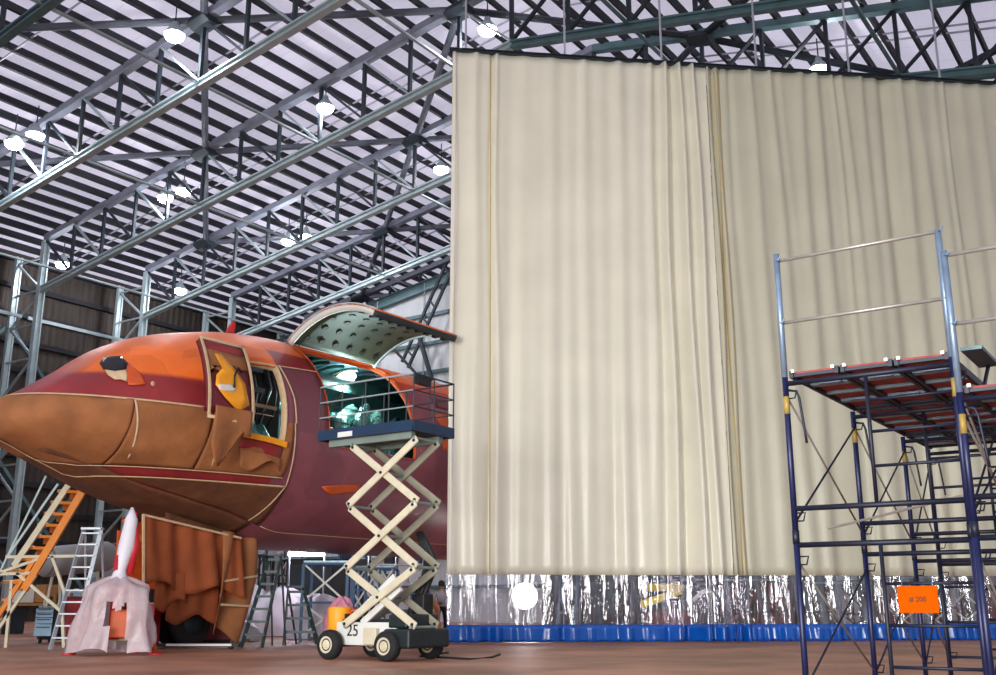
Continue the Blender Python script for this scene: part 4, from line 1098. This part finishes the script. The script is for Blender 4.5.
# wrapped tripod jack under the nose
t = thing('tripod_jack', 'tripod jack under the nose draped in white plastic sheet', 'jack')
J = flr(112, 22.3); top = at(117, 548, 22.6)
m = MB(); m.tube(J + UP * .3, V3((J.x, J.y, 2.0)), .12, 12); m.build('ram', 'red', t, True)
legs = [at(80, 0, 22.3)] * 0
for (dx, dy) in ((-.85, -.1), (.85, .1), (.1, .9), ):
    m = MB(); m.tube(J + V3((dx, dy, .08)), J + V3((dx * .12, dy * .12, 1.45)), .055, 10); lg = m.build('leg', 'orange_dark', t, True)
    m = MB(); m.lathe(J + V3((dx, dy, 0)), (0, 0, 1), [(0, .14), (.03, .14), (.06, .06)], 12); m.build('foot_pad', 'red', lg)
for (a, b) in (((-.75, -.09), (.75, .09)), ((.75, .09), (.1, .8)), ((.1, .8), (-.75, -.09))):
    m = MB(); m.tube(J + V3((a[0], a[1], .3)), J + V3((b[0], b[1], .3)), .025, 8); m.build('spreader', 'cream_paint', t)
m = MB(); m.box(J + V3((.2, -.12, .62)), (.42, .34, .56)); m.build('pump_box', 'orange_dark', t, bevel=.03)
q = random.Random(5); ph = [q.uniform(0, 6.3) for _ in range(6)]
def drape(i, j):
    a = i * 2 * pi; zt = 1.5
    if j < .2: r = .14 + .50 * (j / .2) ** .8; z = 1.55 - .2 * (j / .2)
    else: r = .64 + .2 * (j - .2) / .8; z = 1.35 - 1.3 * (j - .2) / .8
    k = .10 * j * sin(5 * a + ph[0]) + .08 * j * sin(9 * a + ph[1] + 2 * j) + .05 * sin(17 * a + 5 * j) * j + .05 * sin(4 * a + 9 * j)
    z += .22 * max(0, j - .5) * max(0, sin(3 * a + 1.0)) + .03 * sin(7 * a + 6 * j)
    return V3((J.x + (r + k) * cos(a), J.y + (r + k) * .85 * sin(a), max(.02, z)))
wm = mat('plastic_sheet', (206, 186, 192), .35, 0, .08, 3, .6, 6, alpha=None)
bs = wm.node_tree.nodes['Principled BSDF']; bs.inputs['Alpha'].default_value = .72
m = MB(); m.grid(drape, 72, 22, 0); m.f = [f_ for n_, f_ in enumerate(m.f) if not (n_ % 22 > 9 + 2 * sin(n_ // 22 * .9) and 54 + (n_ % 22 > 14) * 2 <= n_ // 22 <= 59 + (n_ % 22) // 9)]; m.build('plastic_drape', 'plastic_sheet', t, True)
m = MB(); m.path([J + V3((0, 0, 1.42)), J + V3((.02, 0, 1.7)), J + V3((.10, .02, 2.2)), J + V3((.14, .05, 2.75)), J + V3((.12, .1, 3.0))], [.2, .12, .17, .13, .03], 14); m.build('plastic_sleeve', 'wrap_white', t, True)
m = MB(); m.path([J + V3((.2, .06, 1.62)), J + V3((.25, .08, 2.2)), J + V3((.2, .1, 2.9))], [.07, .1, .03], 10); m.build('red_sleeve', 'red', t, True)
rebase(t, J)
# red cloth and orange box hanging by the nose bay, handled as covers tied to the jack head
t = thing('equipment_cart', 'white topped cart with red side panels behind the nose wheel paper', 'cart')
P = flr(150, 25.6); wbox('top', 'frame_white', t, P + V3((-.25, 0, 1.02)), (1.1, .6, .04), 0); wbox('side_panel', 'red', t, P + V3((.0, -.1, .55)), (.3, .5, .95), 0); wbox('leg', 'frame_white', t, P + V3((-.75, 0, .5)), (.05, .5, 1.0), 0)
wbox('bin', 'frame_white', t, P + V3((-.45, .1, .45)), (.5, .4, .5), 0)
rebase(t, P)
t = thing('wheel_dolly', 'low black dolly with white rails lying beneath the nose wheels', 'dolly')
P = flr(190, 25.3); wbox('frame', 'black', t, P + V3((0, -.2, .09)), (2.4, .25, .08), 0); wbox('rail', 'frame_white', t, P + V3((.3, -.36, .1)), (1.5, .05, .05), 0); 
for dx in (-1.0, 1.0):
    m = MB(); m.lathe(P + V3((dx, -.3, .05)), (0, 1, 0), [(0, .05), (.2, .05)], 12); m.build('castor', 'black_rubber', t)
rebase(t, P)
t = thing('flight_case', 'dark red equipment case behind the nose wheel', 'case')
P = flr(218, 28.5); wbox('body', 'red_dark', t, P + V3((-.3, 0, .55)), (1.2, .6, .9), 0, .02); wbox('lid', 'black', t, P + V3((-.3, 0, 1.03)), (1.22, .62, .06), 0); wbox('base_skid', 'black', t, P + V3((-.3, 0, .05)), (1.1, .5, .1), 0)
rebase(t, P)

# ================================================================== under and beyond the belly
stepladder('stepladder', 'tall dark green stepladder with pale treads behind the nose gear paper', 241, 262, (270, 556), (281, 556), 26.0, 7, 'ladder_green', treadw=.12)
stepladder('stepladder', 'shorter dark stepladder between the tall one and the scissor lift', 283, 319, (288, 588), (303, 588), 27.1, 4, 'ladder_green', treadw=.12)
# scaffold bay with white cross braces
def dock(name, label, xa, xb, Y, depth, zs, mt, nx, brace='frame_white', cat='scaffold'):
    t = thing(name, label, cat)
    Pa, Pb = flr(xa, Y), flr(xb, Y); 
    zt = zs[-1]
    for q in range(nx + 1):
        p = Pa.lerp(Pb, q / nx)
        for d in (0, depth):
            m = MB(); m.tube(p + V3((0, d, 0)), p + V3((0, d, zt)), .045, 8); m.build('standard', mt, t)
    for z in zs:
        for d in (0, depth):
            m = MB(); m.tube(Pa + V3((0, d, z)), Pb + V3((0, d, z)), .035, 6); m.build('ledger', mt, t)
    lo_ = [0.15] + zs[:-1]
    for q in range(nx):
        for z0_, z1_ in zip(lo_, zs):
            a, b = Pa.lerp(Pb, q / nx), Pa.lerp(Pb, (q + 1) / nx)
            m = MB(); m.bar(a + UP * z0_, b + UP * z1_, .05, .05); m.build('cross_brace', brace, t)
            m = MB(); m.bar(a + UP * z1_ + V3((0, .06, 0)), b + UP * z0_ + V3((0, .06, 0)), .05, .05); m.build('cross_brace', brace, t)
    for z in zs[-1:]:
        m = MB(); m.box((Pa + Pb) / 2 + V3((0, depth / 2, z + .06)), ((Pb - Pa).length, depth, .05)); m.build('deck', 'plank_alu', t)
    rebase(t, Pa); return t
dock('braced_dock', 'blue posted work dock with white cross braces under the belly', 300, 345, 29.6, 1.4, [1.05, 2.1], 'blue_light', 1)
dock('braced_dock', 'teal framed work dock with pale braces just left of the scissor lift arms', 350, 392, 33.6, 1.6, [.75, 1.45, 2.1], 'blue_light', 3)
dock('braced_dock', 'dark dock with white cross braces between the two dark stepladders', 270, 300, 42, 1.2, [.9, 1.8, 2.7], 'steel_dark', 2, 'frame_white')
dock('braced_dock', 'pale grey tubular dock far beneath the belly beside the nose paper', 232, 260, 40, 1.6, [1.4, 2.8], 'steel_dark', 2, 'steel_dark')
# plastic-wrapped engine shapes
def blob(name, label, cat, px, Y, sx, sy, sz, m_, seed, z0=0, group=None):
    q = random.Random(seed); P = flr(px, Y); ks = [(q.uniform(2, 7), q.uniform(2, 7), q.uniform(0, 6)) for _ in range(5)]
    t = thing(name, label, cat, group)
    def fn(i, j):
        a = i * 2 * pi; b = j * pi * .5
        r = 1 + .09 * sum(sin(round(x) * a + y * b + z) for x, y, z in ks)
        return P + V3((sx * cos(a) * cos(b * .96) * r, sy * sin(a) * cos(b * .96) * r, max(z0 + .02, z0 + sz * (sin(b) ** .7) * (1 + .06 * sin(3 * a)))))
    m = MB(); m.grid(fn, 40, 14, 0); m.build('wrapping', m_, t, True)
    m = MB(); m.box(P + V3((0, 0, .04 + z0 / 2)), (sx * 1.5, sy * 1.5, .08 + z0)); m.build('pallet', 'wood', t)
    rebase(t, P); return t
blob('wrapped_engine', 'plastic-wrapped bulky engine behind the tall dark stepladder', 'engine', 238, 36.6, 1.0, .9, 1.7, 'wrap_white', 1)
blob('wrapped_engine', 'plastic-wrapped low engine behind the shorter dark stepladder', 'engine', 283, 35.4, .9, .8, 1.5, 'wrap_white', 2)
blob('wrapped_bundle', 'heap of white plastic sheeting beside the orange fuel tank', 'bundle', 318, 32.4, .9, .7, 1.25, 'wrap_white', 3)
blob('wrapped_bundle', 'pink plastic bundle seen under the blue dock', 'bundle', 341, 28.9, .42, .35, 1.15, 'wrap_pink', 4)
blob('sheeted_heap', 'tan dust-sheeted heap right of the person in the dark jacket', 'heap', 425, 31.5, .42, .4, 1.25, 'sheet_tan', 6)
blob('sheeted_heap', 'low white sheeted heap on the floor behind the stepladders', 'heap', 236, 30.2, .6, .5, .75, 'wrap_white', 7)
# dark container and panel behind
t = thing('dark_container', 'dark container wall standing beneath the belly under the strip light', 'container')
P = flr(328, 39.5); wbox('body', 'black', t, P + UP * 1.35, (2.9, 2, 2.5), 0); wbox('door', 'steel_dark', t, P + V3((-.6, -1.02, 1.3)), (1.6, .04, 2.2), 0); wbox('skid', 'steel_dark', t, P + UP * .05, (2.7, 1.8, .1), 0); rebase(t, P)
t = thing('strip_light', 'bright fluorescent strip light above the stepladders under the belly', 'lamp')
A, B = at(289, 551.5, 33.8), at(324, 551.5, 33.8); m = MB(); m.bar(A, B, .2, .26); m.build('tube', 'tube_light', t); m = MB(); m.bar(A + UP * .18, B + UP * .18, .26, .08); m.build('housing', 'frame_white', t)
for P in (A, B):
    m = MB(); m.tube((P.x, P.y + .15, 0), (P.x, P.y + .15, P.z + .15), .03, 8); m.build('stand_pole', 'steel_grey', t)
rebase(t, V3((A.x, A.y, 0)))
t = thing('strip_light', 'added short strip light brightening the parts rack behind the scissor arms', 'lamp')
A, B = at(368, 549, 38.2), at(396, 549, 38.2); m = MB(); m.bar(A, B, .14, .14); m.build('tube', 'tube_light', t); m = MB(); m.bar(A + UP * .12, B + UP * .12, .24, .06); m.build('housing', 'frame_white', t)  # second strip light, added to brighten the rack
for P in (A, B):
    m = MB(); m.tube((P.x, P.y + .15, 0), (P.x, P.y + .15, P.z + .12), .03, 8); m.build('stand_pole', 'steel_grey', t)
rebase(t, V3((A.x, A.y, 0)))
t = thing('plastic_screen', 'tall white plastic sheet screen behind the tall dark stepladder', 'screen')
A, B = flr(226, 44), flr(300, 46.5)
m = MB(); m.grid(lambda i, j: A.lerp(B, i) + V3((0, .12 * sin(i * 23) + .05 * sin(i * 61 + j * 3), .05 + 3.5 * j)), 50, 8, .01); m.build('sheet', 'wrap_white', t, True)
for q in range(5):
    c = A.lerp(B, q / 4) - V3((0, .28, 0)); m = MB(); m.tube(c, c + UP * 3.6, .04, 8); m.build('screen_post', 'steel_dark', t)
for z in (.9, 2.2, 3.55):
    m = MB(); m.tube(A - V3((0, .28, -z)), B - V3((0, .28, -z)), .03, 6); m.build('screen_rail', 'steel_dark', t)
rebase(t, A)
# high shelving with goods right of the container
t = thing('parts_rack', 'white and blue parts rack full of covered parts behind the scissor arms', 'rack')
P = flr(380, 41.5)
for dx in (-1.64, -.52, .575, 1.69): wbox('upright', 'blue_light', t, P + V3((dx, 0, 1.6)), (.07, .6, 3.2), 0)
for z in (.4, 1.1, 1.8, 2.5, 3.15): wbox('shelf', 'frame_white', t, P + V3((.05, 0, z)), (3.5, .7, .06), 0)
rebase(t, P)
q = random.Random(9); 
bxc = ['frame_white', 'blue_pale', 'black', 'lift_blue', 'steel_bright', 'yellow_orange', 'wrap_pink', 'steel_teal']
bxn = ['white', 'pale blue', 'black', 'navy', 'silver', 'orange', 'pink', 'teal']
lvl = ['bottom', 'second', 'third', 'fourth']
for zi, z in enumerate((.43, 1.13, 1.83, 2.53)):
    for xi in range(6):
        k = q.randrange(8); w = q.uniform(.3, .4); h = q.uniform(.25, .55); c = P + V3((-1.35 + xi * .55, 0, z + .004 + h / 2))
        m = MB(); m.box(c, (w, .5, h)); tag(m.build('storage_box', bxc[k], None, bevel=.02), '%s box on the %s shelf of the parts rack, %s from the left' % (bxn[k], lvl[zi], ['first', 'second', 'third', 'fourth', 'fifth', 'sixth'][xi]), 'box')
# structures seen through the clear curtain band
stepladder('platform_ladder', 'blue platform ladder seen through the clear curtain band', 556, 574, (562, 570), (578, 570), 32.2, 5, 'blue_light', treadw=.12)
t = thing('work_light', 'glaring floodlight on a stand seen through the clear curtain band', 'lamp')
P = flr(525, 33); m = MB(); m.lathe(P + V3((0, .0, 1.25)), (-.02, -1, .0), [(0, .1), (.08, .2), (.16, .2), (.24, .12)], 22); m.build('lamp_glass', 'work_light', t, True)
m = MB(); m.lathe(P + V3((0, .06, 1.25)), (0, -1, 0), [(-.03, .1), (-.02, .14), (.04, .3), (.15, .4), (.15, .38), (.05, .27), (.0, .12)], 24); m.build('reflector', 'frame_white', t, True)
m = MB(); m.tube(P + V3((0, .1, 0)), P + V3((0, .1, 1.2)), .03, 8); m.build('pole', 'steel_dark', t)
for a in (0, 2.1, 4.2):
    m = MB(); m.tube(P + V3((0, .1, .5)), P + V3((.5 * cos(a), .1 + .5 * sin(a), 0.02)), .02, 6); m.build('leg', 'steel_dark', t)
rebase(t, P)
ld = bpy.data.lights.new('work_light_glow', 'SPOT'); ld.energy = 300; ld.spot_size = 2.6; ld.shadow_soft_size = .2
lo = bpy.data.objects.new('work_light_glow', ld); COL.objects.link(lo); lo.location = P + V3((0, -.35, 1.35)); lo.rotation_euler = (pi / 2, 0, 0)
t = thing('engine_stand', 'dark engine stand with yellow cradle seen through the clear band', 'stand')
P = flr(676, 33); wbox('base', 'red_dark', t, P + V3((-.25, 0, .42)), (1.3, .8, .8), 0); wbox('engine', 'dark_green', t, P + V3((.55, .2, .9)), (1.2, .9, 1.7), 0, .1)
m = MB(); m.bar(P + V3((-1.1, -.6, 1.0)), P + V3((.1, -.6, 1.4)), .12, .2); m.bar(P + V3((-.9, -.6, 1.5)), P + V3((.2, -.6, 1.5)), .12, .2); m.build('cradle_arm', 'yellow_bright', t)
m = MB(); m.path([P + V3((.5, -.35, 1.1)), P + V3((.75, -.38, 1.35)), P + V3((1.05, -.38, 1.4)), P + V3((1.15, -.35, 1.2))], .06, 8); m.build('duct', 'frame_white', t, True)
rebase(t, P)
dock('low_staging', 'dark low staging seen through the crinkled clear band right of the seam', 720, 794, 34, 1.6, [.8, 1.7], 'steel_dark', 3, 'red_dark')
dock('low_staging', 'green railed staging behind the clear band between the scaffold posts', 814, 872, 33.5, 1.6, [.7, 1.6], 'ladder_green', 2, 'ladder_green')
dock('low_staging', 'pale staging behind the clear band at the far right', 890, 985, 35, 1.6, [.9, 1.8], 'steel_dark', 3, 'frame_white')
t = thing('jet_engine_cowl', 'dark round cowl behind the clear band left of the blue ladder', 'cowl')
P = flr(605, 33.6); m = MB(); m.lathe(P + V3((-.5, 0, .95)), (1, .2, 0), [(0, .6), (.1, .72), (.8, .75), (1.3, .6)], 24); m.build('cowl', 'steel_dark', t, True); wbox('cradle', 'black', t, P + V3((0, 0, .14)), (1.2, .9, .28), 0); rebase(t, P)
for (px, Yc, w_, h_, lb) in ((578, 37.5, 2.4, 2.2, 'added dark backdrop container behind the blue platform ladder, seen through the clear band'), (688, 41, 4.6, 2.4, 'added long dark backdrop container behind the engine stand, seen through the clear band'),
                    (790, 44, 3.6, 2.3, 'added dark backdrop container behind the staging right of the curtain seam'), (905, 46, 3.2, 2.2, 'added dark backdrop container behind the orange tag board, through the clear band'), (1000, 43, 2.6, 2.3, 'added dark backdrop container at the right edge behind the clear band')):
    t = thing('dark_container', lb, 'container'); P = flr(px, Yc)  # black boxes added as a dark backdrop for the clear band
    wbox('body', 'black', t, P + UP * (h_ / 2 + .1), (w_, 1.6, h_), 0); wbox('skid', 'steel_dark', t, P + UP * .05, (w_ * .9, 1.4, .1), 0); wbox('door', 'red_dark' if px > 700 else 'dark_green', t, P + V3((-w_ * .2, -.82, h_ / 2)), (w_ * .4, .04, h_ * .8), 0)
    rebase(t, P)
# cable on the floor
t = tag(MB().path([flr(448, 23.0) + UP * .02, flr(420, 21.3) + UP * .02, flr(470, 20.2) + UP * .02, flr(492, 20.9) + UP * .02, flr(500, 22.2) + UP * .02], .02, 6).build('power_cable', 'black_rubber', None, True), 'black power cable snaking on the floor right of the scissor lift', 'cable')

# ================================================================== people
def person(label, P, pose, shirt_m, trou_m, h=1.75, face=0):
    k = h / 1.75
    J_ = {'pel': (0, 0, .95), 'ch': (0, .0, 1.25), 'nk': (0, .0, 1.47), 'hd': (0, -.01, 1.58), 'tp': (0, -.01, 1.70),
          'lh': (-.1, 0, .9), 'lk': (-.11, -.03, .5), 'la': (-.12, 0, .08), 'lt': (-.13, -.16, .04), 'rh': (.1, 0, .9), 'rk': (.12, -.03, .5), 'ra': (.13, .02, .08), 'rt': (.14, -.14, .04),
          'ls': (-.19, 0, 1.41), 'le': (-.25, .03, 1.13), 'lw': (-.25, -.06, .88), 'lf': (-.25, -.1, .79), 'rs': (.19, 0, 1.41), 're': (.25, .03, 1.13), 'rw': (.25, -.06, .88), 'rf': (.25, -.1, .79)}
    J_.update(pose)
    R_ = {'pel': .14, 'ch': .15, 'nk': .055, 'hd': .095, 'tp': .075, 'lh': .09, 'rh': .09, 'lk': .06, 'rk': .06, 'la': .042, 'ra': .042, 'lt': .035, 'rt': .035, 'ls': .06, 'rs': .06, 'le': .045, 're': .045, 'lw': .03, 'rw': .03, 'lf': .03, 'rf': .03}
    ks = list(J_); E_ = [('pel','ch'),('ch','nk'),('nk','hd'),('hd','tp'),('pel','lh'),('lh','lk'),('lk','la'),('la','lt'),('pel','rh'),('rh','rk'),('rk','ra'),('ra','rt'),('ch','ls'),('ls','le'),('le','lw'),('lw','lf'),('ch','rs'),('rs','re'),('re','rw'),('rw','rf')]
    me = bpy.data.meshes.new('body_rig'); me.from_pydata([V3(J_[a]) * k for a in ks], [(ks.index(a), ks.index(b)) for a, b in E_], [])
    o = bpy.data.objects.new('body_rig', me); COL.objects.link(o)
    sm = o.modifiers.new('s', 'SKIN'); o.modifiers.new('u', 'SUBSURF').levels = 2
    for i, a in enumerate(ks):
        v = me.skin_vertices[0].data[i]; v.radius = (R_[a] * k, R_[a] * k * (.75 if a in ('ch', 'pel') else 1)); v.use_root = (i == 0)
    bpy.context.view_layer.update()
    nm = bpy.data.meshes.new_from_object(o.evaluated_get(bpy.context.evaluated_depsgraph_get())); bpy.data.objects.remove(o)
    for x in (MATS[trou_m], MATS[shirt_m], MATS['skin'], MATS['black']): nm.materials.append(x)
    nk = V3(J_['nk']) * k; wz = J_['pel'][2] * k
    lw, rw = V3(J_['lf']) * k, V3(J_['rf']) * k
    for p in nm.polygons:
        c = p.center; p.use_smooth = True
        if c.z > nk.z + .01 and (c - V3(J_['hd']) * k).length < .25: p.material_index = 2
        elif (c - lw).length < .12 or (c - rw).length < .12: p.material_index = 2
        elif c.z < .1: p.material_index = 3
        elif c.z < wz: p.material_index = 0
        else: p.material_index = 1
    o = bpy.data.objects.new('person', nm); COL.objects.link(o)
    tag(o, label, 'person')
    H_ = V3(J_['hd']) * k
    m = MB(); m.lathe(H_ + V3((0, .02, .02)), (0, .1, 1), [(-.04, .092), (.02, .104), (.08, .105), (.13, .085), (.155, .03)], 14); m.build('hair', 'hair', o, True)
    place(o, P, face); return o
person('person in pale shirt and dark trousers standing at the curtain edge', flr(441, 33.0), {'lw': (-.1, -.2, 1.05), 'lf': (-.04, -.24, 1.08)}, 'shirt', 'trousers', 1.72, .3)
person('person in dark blue jacket bending behind the scissor lift', flr(414, 25.0), {'ch': (0, -.18, 1.2), 'nk': (0, -.34, 1.38), 'hd': (0, -.42, 1.46), 'tp': (0, -.47, 1.56), 'ls': (-.19, -.28, 1.32), 'rs': (.19, -.28, 1.32),
       'le': (-.24, -.38, 1.05), 're': (.24, -.38, 1.05), 'lw': (-.18, -.55, .92), 'rw': (.18, -.55, .92), 'lf': (-.14, -.63, .88), 'rf': (.14, -.63, .88)}, 'jacket', 'trousers', 1.75, .5)
# ================================================================== daylight
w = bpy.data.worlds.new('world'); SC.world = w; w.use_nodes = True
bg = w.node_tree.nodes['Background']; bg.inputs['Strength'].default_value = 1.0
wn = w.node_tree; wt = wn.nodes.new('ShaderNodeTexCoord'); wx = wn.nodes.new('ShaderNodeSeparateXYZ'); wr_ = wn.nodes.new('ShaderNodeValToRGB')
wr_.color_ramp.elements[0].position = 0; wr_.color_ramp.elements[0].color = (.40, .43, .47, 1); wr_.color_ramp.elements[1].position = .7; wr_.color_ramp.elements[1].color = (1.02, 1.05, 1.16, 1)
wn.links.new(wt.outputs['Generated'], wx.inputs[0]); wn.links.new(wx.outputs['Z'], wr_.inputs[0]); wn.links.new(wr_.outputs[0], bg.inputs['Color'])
# area light added behind the photographer for the curtain, standing for doorway daylight
ld = bpy.data.lights.new('curtain_fill', 'AREA'); ld.shape = 'RECTANGLE'; ld.size = 14; ld.size_y = 7; ld.energy = 4000; ld.color = (1, .99, .94); ld.spread = radians(125)
lo = bpy.data.objects.new('curtain_fill', ld); COL.objects.link(lo); lo.location = (-9, -7, 4); lo.rotation_euler = (radians(90), 0, radians(-24))
vs = SC.view_settings; vs.view_transform = 'Standard'; vs.look = 'None'; vs.gamma = 1; vs.exposure = 0.0
SC.display_settings.display_device = 'sRGB'
SC.cycles.max_bounces = 6; SC.cycles.transparent_max_bounces = 12; SC.cycles.use_denoising = True
